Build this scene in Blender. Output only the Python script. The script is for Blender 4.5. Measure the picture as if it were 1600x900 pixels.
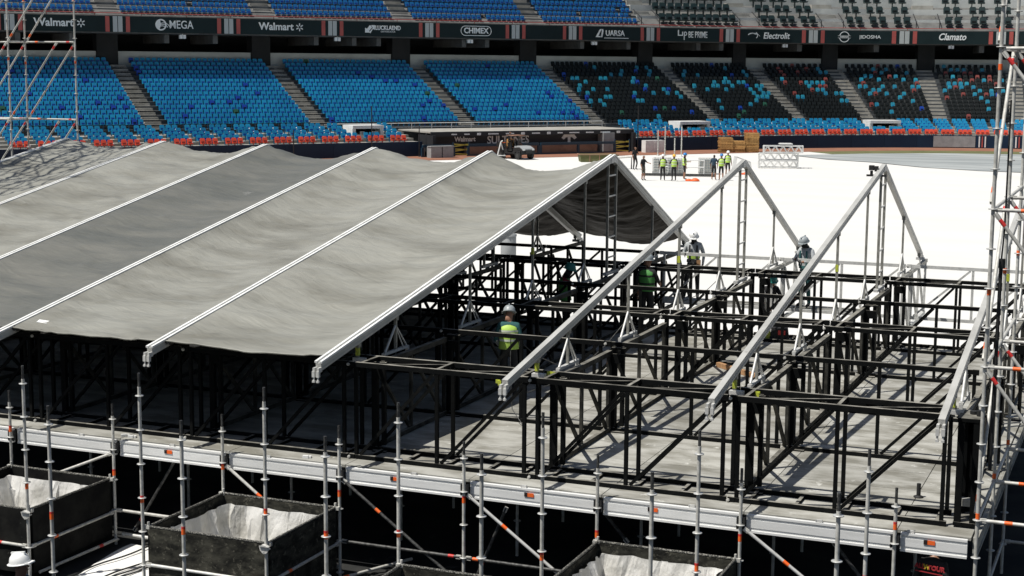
import bpy, bmesh, math, random
from mathutils import Vector, Matrix, noise
random.seed(7)
for o in list(bpy.data.objects): bpy.data.objects.remove(o)
scene = bpy.context.scene
COL = scene.collection

# ------------------------------------------------------------------ camera
cam_data = bpy.data.cameras.new("camera")
cam = bpy.data.objects.new("camera", cam_data)
COL.objects.link(cam)
YAW, PITCH, ROLL = -0.392774, 0.14095, 0.007402
Fv = Vector((math.sin(YAW)*math.cos(PITCH), math.cos(YAW)*math.cos(PITCH), -math.sin(PITCH)))
Rv = Vector((math.cos(YAW), -math.sin(YAW), 0))
Uv = Rv.cross(Fv)
R2 = Rv*math.cos(ROLL)+Uv*math.sin(ROLL)
U2 = -Rv*math.sin(ROLL)+Uv*math.cos(ROLL)
M = Matrix((R2, U2, -Fv)).transposed().to_4x4()
M.translation = Vector((2.35304, -20.86821, 5.97209))
cam.matrix_world = M
cam_data.sensor_width = 36.0
cam_data.lens = 36.0*2445.294/1600.0
cam_data.clip_start = 0.1
cam_data.clip_end = 2000
scene.camera = cam

# ------------------------------------------------------------------ light
SUN_DIR = Vector((0.35, 0.37, -1.0)).normalized()        # direction the light travels
elev = math.asin(-SUN_DIR.z)
world = bpy.data.worlds.new("World"); scene.world = world; world.use_nodes = True
wn = world.node_tree.nodes; wl = world.node_tree.links
bg = wn.get("Background") or wn.new("ShaderNodeBackground")
sky = wn.new("ShaderNodeTexSky"); sky.sky_type = 'NISHITA'; sky.sun_disc = False
sky.sun_elevation = elev
sky.sun_rotation = math.atan2(-SUN_DIR.x, -SUN_DIR.y)
sky.air_density = 1.0; sky.dust_density = 1.5; sky.ozone_density = 1.0
wl.new(sky.outputs[0], bg.inputs[0]); bg.inputs[1].default_value = 0.06
sd = bpy.data.lights.new("sun", 'SUN'); sd.energy = 5.0; sd.angle = math.radians(0.53); sd.color = (1.0, 0.965, 0.9)
sun = bpy.data.objects.new("sun", sd); COL.objects.link(sun)
sun.rotation_euler = SUN_DIR.to_track_quat('-Z', 'Y').to_euler()
sun.location = (0, 0, 60)
scene.view_settings.view_transform = 'Standard'
scene.view_settings.look = 'None'
scene.view_settings.exposure = 0.12
scene.view_settings.gamma = 1.0
scene.view_settings.use_curve_mapping = False

# ------------------------------------------------------------------ materials
MATS = {}
def lin(h):
    h = h.lstrip('#'); c = [int(h[i:i+2], 16)/255 for i in (0, 2, 4)]
    return tuple((x/12.92 if x <= .04045 else ((x+.055)/1.055)**2.4) for x in c)
def mat(name, col, rough=.6, metal=0., col2=None, scale=3., lo=.4, hi=.65, stretch=(1, 1, 1), bump=0., bscale=30., bstretch=(1, 1, 1),
        dust_lit=None, dust_lit_lo=.75, spots=None, spot_scale=8., spot_lo=.62, spec=.5, vary=0., detail=4., rough2=None, back=None, bdist=.02, bump2=None):
    """procedural weathered material; textures live in object space so alike pieces can still vary through Object Info"""
    m = bpy.data.materials.new(name); m.use_nodes = True
    nt = m.node_tree; N = nt.nodes; L = nt.links
    b = N["Principled BSDF"]
    b.inputs["Roughness"].default_value = rough; b.inputs["Metallic"].default_value = metal
    b.inputs["Specular IOR Level"].default_value = spec
    geo = N.new("ShaderNodeNewGeometry")
    mp = N.new("ShaderNodeMapping"); mp.inputs["Scale"].default_value = stretch
    L.new(geo.outputs["Position"], mp.inputs["Vector"])
    out = None
    rgb = N.new("ShaderNodeRGB"); rgb.outputs[0].default_value = (*col, 1); out = rgb.outputs[0]
    if col2:
        nz = N.new("ShaderNodeTexNoise"); nz.inputs["Scale"].default_value = scale; nz.inputs["Detail"].default_value = detail
        nz.inputs["Roughness"].default_value = .6
        L.new(mp.outputs[0], nz.inputs["Vector"])
        rp = N.new("ShaderNodeMapRange"); rp.inputs[1].default_value = lo; rp.inputs[2].default_value = hi
        L.new(nz.outputs[0], rp.inputs[0])
        mx = N.new("ShaderNodeMix"); mx.data_type = 'RGBA'
        L.new(rp.outputs[0], mx.inputs[0]); L.new(out, mx.inputs[6]); mx.inputs[7].default_value = (*col2, 1)
        out = mx.outputs[2]
        if rough2 is not None:
            rr = N.new("ShaderNodeMapRange"); rr.inputs[3].default_value = rough; rr.inputs[4].default_value = rough2
            L.new(rp.outputs[0], rr.inputs[0]); L.new(rr.outputs[0], b.inputs["Roughness"])
    if spots:
        nz2 = N.new("ShaderNodeTexNoise"); nz2.inputs["Scale"].default_value = spot_scale; nz2.inputs["Detail"].default_value = 6.; nz2.inputs["Roughness"].default_value = .7
        L.new(geo.outputs["Position"], nz2.inputs["Vector"])
        r2 = N.new("ShaderNodeMapRange"); r2.inputs[1].default_value = spot_lo; r2.inputs[2].default_value = spot_lo+.05
        L.new(nz2.outputs[0], r2.inputs[0])
        mx2 = N.new("ShaderNodeMix"); mx2.data_type = 'RGBA'
        L.new(r2.outputs[0], mx2.inputs[0]); L.new(out, mx2.inputs[6]); mx2.inputs[7].default_value = (*spots, 1); out = mx2.outputs[2]
    if dust_lit:  # upward faces lightened: dust, plus sunlit tops put into the colour
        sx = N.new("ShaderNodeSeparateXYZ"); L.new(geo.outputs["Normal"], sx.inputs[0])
        r3 = N.new("ShaderNodeMapRange"); r3.inputs[1].default_value = dust_lit_lo; r3.inputs[2].default_value = dust_lit_lo+.2
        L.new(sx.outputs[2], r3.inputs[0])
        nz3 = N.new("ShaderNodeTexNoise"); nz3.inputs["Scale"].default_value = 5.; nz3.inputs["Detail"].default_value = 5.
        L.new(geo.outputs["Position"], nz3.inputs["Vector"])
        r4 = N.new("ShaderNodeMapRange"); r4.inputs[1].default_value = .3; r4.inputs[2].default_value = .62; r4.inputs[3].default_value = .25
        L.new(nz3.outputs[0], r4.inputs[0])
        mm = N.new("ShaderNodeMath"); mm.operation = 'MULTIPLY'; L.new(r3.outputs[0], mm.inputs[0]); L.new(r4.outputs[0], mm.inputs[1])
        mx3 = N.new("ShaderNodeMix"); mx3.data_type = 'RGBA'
        L.new(mm.outputs[0], mx3.inputs[0]); L.new(out, mx3.inputs[6]); mx3.inputs[7].default_value = (*dust_lit, 1); out = mx3.outputs[2]
    if vary:
        oi = N.new("ShaderNodeObjectInfo")
        r5 = N.new("ShaderNodeMapRange"); r5.inputs[3].default_value = 1-vary; r5.inputs[4].default_value = 1+vary
        L.new(oi.outputs["Random"], r5.inputs[0])
        hs = N.new("ShaderNodeHueSaturation"); L.new(r5.outputs[0], hs.inputs["Value"]); L.new(out, hs.inputs["Color"]); out = hs.outputs[0]
    if back:                                                   # darker, less glossy underside of a sheet
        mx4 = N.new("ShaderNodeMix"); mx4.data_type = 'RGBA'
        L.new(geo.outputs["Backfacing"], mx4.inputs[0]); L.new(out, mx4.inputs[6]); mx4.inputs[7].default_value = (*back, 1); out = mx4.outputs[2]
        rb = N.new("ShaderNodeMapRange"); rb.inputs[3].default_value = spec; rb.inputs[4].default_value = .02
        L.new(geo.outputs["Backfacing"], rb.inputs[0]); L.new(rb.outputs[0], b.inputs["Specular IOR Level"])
    L.new(out, b.inputs["Base Color"])
    if bump:
        mpb = N.new("ShaderNodeMapping"); mpb.inputs["Scale"].default_value = bstretch
        L.new(geo.outputs["Position"], mpb.inputs["Vector"])
        nb = N.new("ShaderNodeTexNoise"); nb.inputs["Scale"].default_value = bscale; nb.inputs["Detail"].default_value = 4.
        L.new(mpb.outputs[0], nb.inputs["Vector"])
        bp = N.new("ShaderNodeBump"); bp.inputs["Strength"].default_value = bump; bp.inputs["Distance"].default_value = bdist
        hgt = nb.outputs[0]
        if bump2:                                              # second set of creases at another angle
            sc2, st2, rot2, amt = bump2
            mr = N.new("ShaderNodeMapping"); mr.inputs["Rotation"].default_value = (0, 0, rot2)
            L.new(geo.outputs["Position"], mr.inputs["Vector"])
            ms = N.new("ShaderNodeMapping"); ms.inputs["Scale"].default_value = st2; L.new(mr.outputs[0], ms.inputs["Vector"])
            n2 = N.new("ShaderNodeTexNoise"); n2.inputs["Scale"].default_value = sc2; n2.inputs["Detail"].default_value = 3.; n2.inputs["Distortion"].default_value = .6
            L.new(ms.outputs[0], n2.inputs["Vector"])
            ma = N.new("ShaderNodeMath"); ma.operation = 'MULTIPLY_ADD'; ma.inputs[1].default_value = amt
            L.new(n2.outputs[0], ma.inputs[0]); L.new(hgt, ma.inputs[2]); hgt = ma.outputs[0]
        L.new(hgt, bp.inputs["Height"]); L.new(bp.outputs[0], b.inputs["Normal"])
    MATS[name] = m
    return m
mat("black_steel", (.004, .0045, .0046), .8, .0, (.01, .01, .009), 6, .5, .85, spots=(.15, .055, .022), spot_scale=2.6, spot_lo=.70, dust_lit=(.24, .23, .2), dust_lit_lo=.6, spec=.08, vary=.25)  # pale tops are dust brightened to stand in for sun highlights
mat("rosette_zinc", (.55, .55, .53), .45, .3, (.42, .42, .4), 20)
mat("grey_steel", (.58, .58, .55), .55, .1, (.45, .45, .43), 8, spec=.3)
mat("worn_lit_steel", (.016, .016, .014), .75, 0, (.06, .058, .05), 3.5, .4, .62, spots=(.16, .07, .03), spot_scale=3, spot_lo=.69, dust_lit=(.22, .21, .18), spec=.12, vary=.2)  # wear and rust, with sunlit grey of the cross trusses painted in
mat("galvanised", (.57, .56, .52), .5, .08, (.38, .372, .335), 14, .35, .7, vary=.12)
mat("galvanised_dark", (.09, .09, .085), .55, .35, (.03, .03, .03), 20, .4, .6)
mat("aluminium", (.6, .595, .57), .45, .15, (.45, .445, .42), 9, .4, .75, vary=.06)
mat("rafter_aluminium", (.5, .495, .465), .45, .1, (.35, .345, .32), 4, .38, .75, stretch=(1, .4, 1), spots=(.3, .29, .27), spot_scale=6, spot_lo=.66)
mat("leg_aluminium", (.27, .265, .235), .5, .12, (.17, .167, .145), 8)
mat("white_keder", (.82, .82, .8), .5, 0, (.68, .68, .65), 7)
mat("beam_silver", (.8, .8, .78), .5, .1, (.68, .68, .66), 2.2, .4, .75, stretch=(1, 1, 6), spots=(.25, .24, .22), spot_scale=4, spot_lo=.68, vary=.06)
mat("beam_groove", (.06, .06, .06), .7)
mat("tag_orange", (.9, .12, .015), .5, 0, (.75, .16, .03), 40)
mat("tag_dark", (.02, .012, .012), .5)
mat("tape_red", (.6, .03, .03), .5, 0, (.45, .03, .02), 30)
mat("tape_yellow", (.5, .55, .05), .5, 0, (.3, .33, .05), 30)
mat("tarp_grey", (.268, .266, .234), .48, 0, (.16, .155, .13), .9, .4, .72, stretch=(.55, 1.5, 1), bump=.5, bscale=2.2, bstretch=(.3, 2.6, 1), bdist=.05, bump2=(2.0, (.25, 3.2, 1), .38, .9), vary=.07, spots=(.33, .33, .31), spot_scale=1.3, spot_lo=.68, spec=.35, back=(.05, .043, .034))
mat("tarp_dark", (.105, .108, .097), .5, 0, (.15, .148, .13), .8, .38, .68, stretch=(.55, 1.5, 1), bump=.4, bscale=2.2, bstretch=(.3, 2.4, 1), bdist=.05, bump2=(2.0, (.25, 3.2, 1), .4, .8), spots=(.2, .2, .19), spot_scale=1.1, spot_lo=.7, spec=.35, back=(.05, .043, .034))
mat("tarp_hem", (.03, .03, .028), .7)
mat("deck_board", (.355, .35, .318), .75, 0, (.185, .178, .15), 1.3, .4, .6, stretch=(.8, 1.7, 1), spots=(.44, .435, .4), spot_scale=4.2, spot_lo=.615, bump=.15, bscale=14, vary=.15, detail=9)
mat("deck_dark", (.05, .05, .047), .8)
mat("timber", (.42, .24, .12), .75, 0, (.3, .16, .07), 6, stretch=(6, 1, 1))
mat("crate_black", (.006, .006, .006), .85, 0, (.016, .016, .014), 3, .4, .65, spots=(.06, .058, .05), spot_scale=9, spot_lo=.66, bump=.3, bscale=12, spec=.12)
mat("crate_worn", (.014, .014, .012), .85, 0, (.06, .058, .046), 3.5, .4, .66, stretch=(1, 1, 2.2), spots=(.1, .095, .075), spot_scale=11, spot_lo=.57, bump=.5, bscale=16, spec=.12, detail=9)
mat("frayed_edge", (.03, .03, .026), .9, 0, (.26, .25, .22), 60, .5, .6)
mat("liner_white", (.68, .67, .64), .5, 0, (.42, .41, .375), 2.2, .35, .7, bump=1., bscale=3, bdist=.06, bstretch=(1.4, .8, 1))
mat("black_rubber", (.012, .012, .012), .7)
mat("ground_dark", (.018, .019, .02), .85, 0, (.045, .045, .042), .6, .4, .65, spots=(.06, .06, .056), spot_scale=1.5, spot_lo=.63, spec=.1)
mat("sheet_white", (.8, .79, .76), .7, 0, (.7, .69, .66), 2)
mat("field_white", (.64, .632, .605), .85, 0, (.585, .578, .55), .18, .4, .8, stretch=(.6, 2, 1), spec=.1, bump=.2, bscale=.8, bstretch=(.3, 2, 1), bdist=.08)
mat("field_grey", (.26, .28, .28), .6, 0, (.4, .42, .41), .22, .4, .65, stretch=(.5, 2.5, 1), spec=.3)
mat("track_red", (.26, .115, .065), .9, 0, (.2, .085, .05), .6)
mat("grass", (.13, .13, .05), .9, 0, (.09, .1, .035), .8)
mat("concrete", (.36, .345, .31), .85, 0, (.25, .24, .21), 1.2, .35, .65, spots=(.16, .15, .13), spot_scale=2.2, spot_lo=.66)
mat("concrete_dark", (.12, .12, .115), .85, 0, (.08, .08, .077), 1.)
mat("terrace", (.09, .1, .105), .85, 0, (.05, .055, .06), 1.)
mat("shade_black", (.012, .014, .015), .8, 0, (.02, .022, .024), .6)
mat("pale_wall", (.5, .53, .5), .8, 0, (.43, .45, .43), .5)
mat("platform_white", (.42, .44, .43), .8, 0, (.5, .52, .5), .7)
mat("banner_green", (.006, .016, .0175), .6, 0, (.009, .021, .0225), .4, vary=.12, spec=.2)
mat("banner_white", (.74, .76, .75), .6)
mat("banner_grey", (.42, .45, .44), .6)
mat("banner_red", (.42, .085, .07), .6, 0, (.36, .07, .06), 1)
mat("rail_red", (.3, .06, .05), .6)
mat("seat_blue", (.012, .245, .43), .36, 0, (.008, .17, .33), .35, .35, .65, vary=.12)
mat("seat_cyan", (.02, .25, .33), .4, 0, (.015, .16, .25), 1.5)
mat("seat_deep_blue", (.008, .05, .32), .4)
mat("seat_royal", (.008, .12, .31), .4, 0, (.007, .1, .26), .8)
mat("seat_black", (.009, .0115, .0115), .5, spec=.25)
mat("seat_green_black", (.012, .026, .025), .4)
mat("seat_red", (.2, .042, .034), .5)
mat("seat_orange", (.62, .07, .03), .45, vary=.1)
mat("seat_green", (.02, .1, .06), .5)
mat("navy_pad", (.004, .018, .045), .55, 0, (.005, .024, .055), .5, spec=.3)
mat("navy_rail", (.006, .03, .055), .5)
mat("white_paint", (.72, .72, .7), .55, 0, (.6, .6, .58), 3)
mat("grey_paint", (.3, .31, .31), .6, 0, (.24, .25, .25), 2)
mat("pallet_wood", (.48, .27, .09), .8, 0, (.34, .18, .055), 1.4, vary=.18)
mat("dirt_brown", (.27, .17, .115), .9, 0, (.2, .125, .085), 1)
mat("yellow_paint", (.52, .45, .07), .6)
mat("dugout_black", (.014, .015, .018), .6)
mat("lettering_grey", (.55, .55, .53), .6)
mat("lettering_white", (.72, .75, .74), .55)
mat("vehicle_grey", (.33, .34, .34), .4)
mat("vehicle_black", (.015, .015, .015), .5)
mat("glass_dark", (.02, .025, .03), .15)
mat("copper", (.3, .16, .1), .5)
mat("skin", (.28, .14, .085), .6)
mat("skin_dark", (.12, .06, .04), .6)
mat("hair_black", (.012, .01, .009), .6)
mat("helmet_white", (.78, .78, .76), .35)
mat("helmet_grey", (.3, .33, .34), .4)
mat("helmet_yellow", (.75, .42, .05), .4)
mat("helmet_blue", (.02, .2, .5), .4)
mat("helmet_teal", (.03, .2, .17), .4)
mat("cloth_grey", (.38, .4, .41), .8, bump=.3, bscale=18)
mat("cloth_black", (.013, .013, .014), .85, bump=.3, bscale=18)
mat("cloth_navy", (.015, .04, .07), .85, bump=.3, bscale=18)
mat("cloth_teal", (.02, .09, .09), .85, bump=.3, bscale=18)
mat("cloth_red", (.2, .015, .02), .85)
mat("cloth_camo", (.13, .12, .09), .85, 0, (.05, .05, .04), 12)
mat("vest_lime", (.42, .62, .1), .6, bump=.2, bscale=20)
mat("vest_green", (.06, .24, .05), .7, bump=.2, bscale=20)
mat("vest_strip", (.66, .7, .6), .4)
mat("orange_bag", (.8, .13, .03), .6)
mat("shirt_print_red", (.3, .015, .02), .8)
mat("shirt_print_gold", (.5, .35, .03), .7)
mat("lamp_white", (.75, .76, .74), .5)

# ------------------------------------------------------------------ mesh builder
class MB:
    def __init__(self): self.v = []; self.f = []; self.m = []; self.sm = []
    def add(self, vs, fs, mi=0, smooth=False):
        n = len(self.v); self.v += [tuple(x) for x in vs]
        for f in fs: self.f.append([i+n for i in f]); self.m.append(mi); self.sm.append(smooth)
        return self
    def box(self, c, s, mi=0, rot=None):
        hx, hy, hz = s[0]/2, s[1]/2, s[2]/2
        vs = [Vector((x*hx, y*hy, z*hz)) for z in (-1, 1) for x, y in ((-1, -1), (1, -1), (1, 1), (-1, 1))]
        if rot is not None: vs = [rot @ q for q in vs]
        c = Vector(c)
        return self.add([q+c for q in vs], [(3, 2, 1, 0), (4, 5, 6, 7), (0, 1, 5, 4), (1, 2, 6, 5), (2, 3, 7, 6), (3, 0, 4, 7)], mi)
    def bar(self, a, b, w, h, mi=0, up=(0, 0, 1)):
        a = Vector(a); b = Vector(b); d = (b-a); l = d.length; d.normalize(); u = Vector(up)
        if abs(d.dot(u)) > .98: u = Vector((0, 1, 0))
        s = d.cross(u).normalized(); u = s.cross(d).normalized()
        vs = []
        for p in (a, b):
            for x, y in ((-1, -1), (1, -1), (1, 1), (-1, 1)): vs.append(p+s*(x*w/2)+u*(y*h/2))
        return self.add(vs, [(3, 2, 1, 0), (4, 5, 6, 7), (0, 1, 5, 4), (1, 2, 6, 5), (2, 3, 7, 6), (3, 0, 4, 7)], mi)
    def tube(self, a, b, r, n=10, r2=None, mi=0, caps=True):
        a = Vector(a); b = Vector(b); d = (b-a).normalized(); r2 = r if r2 is None else r2
        u = Vector((0, 0, 1)) if abs(d.z) < .95 else Vector((1, 0, 0))
        s = d.cross(u).normalized(); u = s.cross(d)
        vs = [p+(s*math.cos(2*math.pi*i/n)+u*math.sin(2*math.pi*i/n))*rr for p, rr in ((a, r), (b, r2)) for i in range(n)]
        self.add(vs, [(i, (i+1) % n, n+(i+1) % n, n+i) for i in range(n)], mi, True)
        if caps: self.add(vs, [tuple(range(n-1, -1, -1)), tuple(range(n, 2*n))], mi)
        return self
    def path(self, pts, r, n=8, mi=0):
        for a, b in zip(pts[:-1], pts[1:]): self.tube(a, b, r, n, mi=mi)
        return self
    def lathe(self, prof, c=(0, 0, 0), n=14, mi=0, sx=1, sy=1, smooth=True):
        c = Vector(c); vs = []; fs = []
        for r, z in prof:
            for i in range(n): vs.append(c+Vector((r*sx*math.cos(2*math.pi*i/n), r*sy*math.sin(2*math.pi*i/n), z)))
        for k in range(len(prof)-1):
            for i in range(n): fs.append((k*n+i, k*n+(i+1) % n, (k+1)*n+(i+1) % n, (k+1)*n+i))
        self.add(vs, fs, mi, smooth)
        self.add(vs[:n], [tuple(range(n-1, -1, -1))], mi); self.add(vs[-n:], [tuple(range(n))], mi)
        return self
    def prism(self, poly, axis, a, b, mi=0):
        """poly: 2-D outline in the plane across axis ('x','y','z')"""
        def P(p, t): return {'x': (t, p[0], p[1]), 'y': (p[0], t, p[1]), 'z': (p[0], p[1], t)}[axis]
        n = len(poly); vs = [P(p, a) for p in poly]+[P(p, b) for p in poly]
        return self.add(vs, [tuple(range(n-1, -1, -1)), tuple(range(n, 2*n))]+[(i, (i+1) % n, n+(i+1) % n, n+i) for i in range(n)], mi)
    def mesh(self, name, mats, recalc=True):
        me = bpy.data.meshes.new(name); me.from_pydata(self.v, [], self.f)
        for k in (mats if isinstance(mats, (list, tuple)) else [mats]): me.materials.append(MATS[k])
        me.polygons.foreach_set("material_index", self.m)
        me.polygons.foreach_set("use_smooth", self.sm)
        if not recalc: me.update(); return me
        bm = bmesh.new(); bm.from_mesh(me); bmesh.ops.recalc_face_normals(bm, faces=bm.faces); bm.to_mesh(me); bm.free()
        me.update(); return me
    def build(self, name, mats, parent=None, loc=None, **kw):
        return link(name, self.mesh(name, mats), parent, loc, **kw)
def link(name, me, parent=None, loc=None, rotz=None, label=None, cat=None, group=None, kind=None):
    o = bpy.data.objects.new(name, me); COL.objects.link(o)
    if parent is not None: o.parent = parent
    if loc is not None: o.location = loc
    if rotz is not None: o.rotation_euler = (0, 0, rotz)
    tag(o, label, cat, group, kind); return o
def tag(o, label=None, cat=None, group=None, kind=None):
    if label: o["label"] = label
    if cat: o["category"] = cat
    if group: o["group"] = group
    if kind: o["kind"] = kind
    return o
def thing(name, label, cat, loc=(0, 0, 0), rotz=0, group=None):
    return link(name, None, None, loc, rotz, label, cat, group)
CACHE = {}
def shared(key, fn, mats):
    if key not in CACHE:
        mb = MB(); fn(mb); CACHE[key] = mb.mesh(key.split('|')[0], mats)
    return CACHE[key]
ORD = ['first', 'second', 'third', 'fourth', 'fifth', 'sixth', 'seventh', 'eighth', 'ninth', 'tenth', 'eleventh', 'twelfth', 'thirteenth', 'fourteenth', 'fifteenth', 'sixteenth']
def V(*a): return Vector(a)
def vis(o, *a): return o

# ------------------------------------------------------------------ ground and field
GZ = -1.72
def sheet(name, poly, z, m, sub=None):
    mb = MB(); mb.add([(x, y, z) for x, y in poly], [tuple(range(len(poly)))])
    return mb.build(name, m, kind='structure')
sheet('ground', [(-400, -400), (400, -400), (400, 600), (-400, 600)], GZ-.06, 'ground_dark')
# white cover over the playing field: gently uneven sheet
mb = MB(); nx, ny = 90, 110
for j in range(ny+1):
    for i in range(nx+1):
        x = -140+i*2.; y = 14.6+j*1.2
        mb.v.append((x, y, GZ-.012+.012*noise.noise(Vector((x*.12, y*.3, 0)))))
for j in range(ny):
    for i in range(nx):
        a = j*(nx+1)+i; mb.f.append((a, a+1, a+nx+2, a+nx+1)); mb.m.append(0); mb.sm.append(True)
mb.build('field_cover', 'field_white', kind='structure')
# ------------------------------------------------------------------ the far grandstand: a curve in plan, everything set off from it
SQ = [(-91.78, 67.1), (-89.27, 70.21), (-86.75, 73.32), (-84.24, 76.43), (-81.72, 79.54), (-79.22, 82.66), (-76.73, 85.8), (-74.25, 88.94), (-71.79, 92.09), (-69.34, 95.25), (-66.88, 98.41), (-64.42, 101.56), (-61.95, 104.7), (-59.46, 107.83), (-56.96, 110.96), (-54.45, 114.07), (-51.93, 117.17), (-49.37, 120.25), (-46.78, 123.3), (-44.15, 126.31), (-41.46, 129.28), (-38.7, 132.17), (-35.87, 134.99), (-32.92, 137.7), (-29.83, 140.23), (-26.54, 142.51), (-23.04, 144.43), (-19.33, 145.92), (-15.47, 146.98), (-11.54, 147.71), (-7.57, 148.16), (-3.57, 148.41), (0.42, 148.51), (4.42, 148.47)]
SN = []
for i in range(len(SQ)):
    a = Vector(SQ[max(i-1, 0)]); b = Vector(SQ[min(i+1, len(SQ)-1)]); t = (b-a).normalized(); SN.append(Vector((-t.y, t.x)))
def sw(s, r, z):
    k = min(max(s/4, 0), len(SQ)-1.001); i = int(k); f = k-i
    q = Vector(SQ[i]).lerp(Vector(SQ[i+1]), f); n = SN[i].lerp(SN[i+1], f)
    return Vector((q.x+n.x*r, q.y+n.y*r, z))
def sn(s):
    k = min(max(s/4, 0), len(SQ)-1.001); i = int(k); return SN[i].lerp(SN[i+1], k-i).normalized()
def srot(s):
    n = sn(s); return math.atan2(n.y, n.x)-math.pi/2          # local +y = away from the field, +x = to the right
def sweep(prof, s0, s1, ds=2., mb=None, mi=0, caps=True):
    mb = mb or MB(); n = max(1, int(math.ceil((s1-s0)/ds))); k = len(prof); vs = []; fs = []
    for i in range(n+1):
        s = s0+(s1-s0)*i/n
        for r, z in prof: vs.append(sw(s, r, z))
    for i in range(n):
        for j in range(k): fs.append((i*k+j, i*k+(j+1) % k, (i+1)*k+(j+1) % k, (i+1)*k+j))
    if caps: fs += [tuple(range(k)), tuple(range(n*k, (n+1)*k))]
    return mb.add(vs, fs, mi)
S0, S1 = 4, 127
NR, RUN, RISE, Z0 = 15, .8, .362, .55
AISLE = [13.0, 27.1, 41.8, 56.3, 70.3, 83.7, 93.4, 100.9, 108.4, 116.0]
AW = .8

def band(name, r0, r1, z, m, s0=S0, s1=S1):
    mb = MB(); sweep([(r0, z-.05), (r1, z-.05), (r1, z), (r0, z)], s0, s1, 2., mb); return mb.build(name, m, kind='structure')
band('warning_track', -13.2, -7.3, GZ+.012, 'track_red')
band('grass_strip', -18.2, -13.2, GZ+.010, 'grass', 86, S1)
sheet('grey_field_cover', [(-28.2, 117.4), (-24, 112.6), (-19.5, 110.2), (-15.1, 105.6), (-10.5, 103.4), (-3.2, 102.6), (9, 101.5), (9, 130), (-6, 130.2), (-16.5, 127.6), (-22.5, 123.5)], GZ+.03, 'field_grey')

stand = thing('grandstand', 'two tier stadium grandstand with concrete terraces behind the field', 'grandstand', (0, 0, 0))
# lower terrace: stepped profile
prof = [(-.9, GZ-.05), (-.9, Z0-.35), (-.1, Z0-.35), (-.1, Z0)]
for i in range(NR): prof += [((i+1)*RUN-.1, Z0+i*RISE)] + ([((i+1)*RUN-.1, Z0+(i+1)*RISE)] if i < NR-1 else [])
prof += [(NR*RUN+8, Z0+(NR-1)*RISE), (NR*RUN+8, GZ-.05)]
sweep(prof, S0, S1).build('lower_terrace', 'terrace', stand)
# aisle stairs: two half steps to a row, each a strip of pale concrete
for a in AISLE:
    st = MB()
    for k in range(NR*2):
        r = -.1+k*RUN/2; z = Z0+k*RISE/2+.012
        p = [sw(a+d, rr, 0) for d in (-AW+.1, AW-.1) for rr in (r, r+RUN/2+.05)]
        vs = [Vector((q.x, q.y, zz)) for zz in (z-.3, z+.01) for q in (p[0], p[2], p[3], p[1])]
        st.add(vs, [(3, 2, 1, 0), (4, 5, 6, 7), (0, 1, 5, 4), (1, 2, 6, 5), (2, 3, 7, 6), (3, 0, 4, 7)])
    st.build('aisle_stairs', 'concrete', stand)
# pale wall panels behind the top row, dark piers between
PE = [(10, 25.4), (27.4, 39.9), (41.8, 54.1), (56.1, 68.0), (69.9, 81.2), (82.9, 91.5), (92.9, 100.0), (101.4, 107.9), (109.4, 116.5), (118, 125)]
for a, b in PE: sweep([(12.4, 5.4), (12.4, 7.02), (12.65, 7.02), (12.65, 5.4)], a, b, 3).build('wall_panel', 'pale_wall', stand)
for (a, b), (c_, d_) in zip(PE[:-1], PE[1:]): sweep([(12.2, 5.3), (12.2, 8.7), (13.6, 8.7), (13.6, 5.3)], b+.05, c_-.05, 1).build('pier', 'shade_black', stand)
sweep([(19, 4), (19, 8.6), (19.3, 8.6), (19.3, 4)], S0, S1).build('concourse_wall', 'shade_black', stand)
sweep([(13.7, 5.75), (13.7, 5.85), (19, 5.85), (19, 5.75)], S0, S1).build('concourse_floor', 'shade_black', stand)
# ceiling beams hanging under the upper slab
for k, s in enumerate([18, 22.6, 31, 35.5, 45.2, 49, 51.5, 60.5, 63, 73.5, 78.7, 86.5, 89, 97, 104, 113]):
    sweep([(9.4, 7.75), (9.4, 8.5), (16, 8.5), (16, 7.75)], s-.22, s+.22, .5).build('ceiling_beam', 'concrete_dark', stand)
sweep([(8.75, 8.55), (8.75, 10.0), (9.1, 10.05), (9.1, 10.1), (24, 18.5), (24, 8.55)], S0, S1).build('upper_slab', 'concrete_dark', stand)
# upper terrace: blue part with ordinary rows, dark part with wide platform rows
UR, URISE, URUN, UZ = 9, .55, .8, 10.12
UAISLE = [25.9, 40.3, 54.1, 68.2, 81.1, 91.9, 100.0, 108.3, 117]
def upper(a, b, rise, run, rows, m, name):
    p = [(9.15, 10.06), (9.15, UZ)]
    for i in range(rows): p += [(9.15+run*(i+1), UZ+rise*i), (9.15+run*(i+1), UZ+rise*(i+1))]
    p += [(9.15+run*rows+.3, UZ+rise*rows), (9.15+run*rows+.3, 10.06)]
    sweep(p, a, b).build(name, m, stand)
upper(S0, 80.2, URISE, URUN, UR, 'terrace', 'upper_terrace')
upper(80.25, S1, 1.15, 1.5, 5, 'platform_white', 'upper_platform')
for a in UAISLE:
    st = MB(); wide = a > 80
    rise, run, n = (1.15, 1.5, 4) if wide else (URISE, URUN, UR)
    for k in range(n*2):
        r = 9.2+k*run/2; z = UZ-rise*.25+k*rise/2+.02
        p = [sw(a+d, rr, 0) for d in (-.85, .85) for rr in (r, r+run/2+.05)]
        vs = [Vector((q.x, q.y, zz)) for zz in (z-.4, z+.15) for q in (p[0], p[2], p[3], p[1])]
        st.add(vs, [(3, 2, 1, 0), (4, 5, 6, 7), (0, 1, 5, 4), (1, 2, 6, 5), (2, 3, 7, 6), (3, 0, 4, 7)])
    st.build('upper_aisle_stairs', 'concrete', stand)
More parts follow.
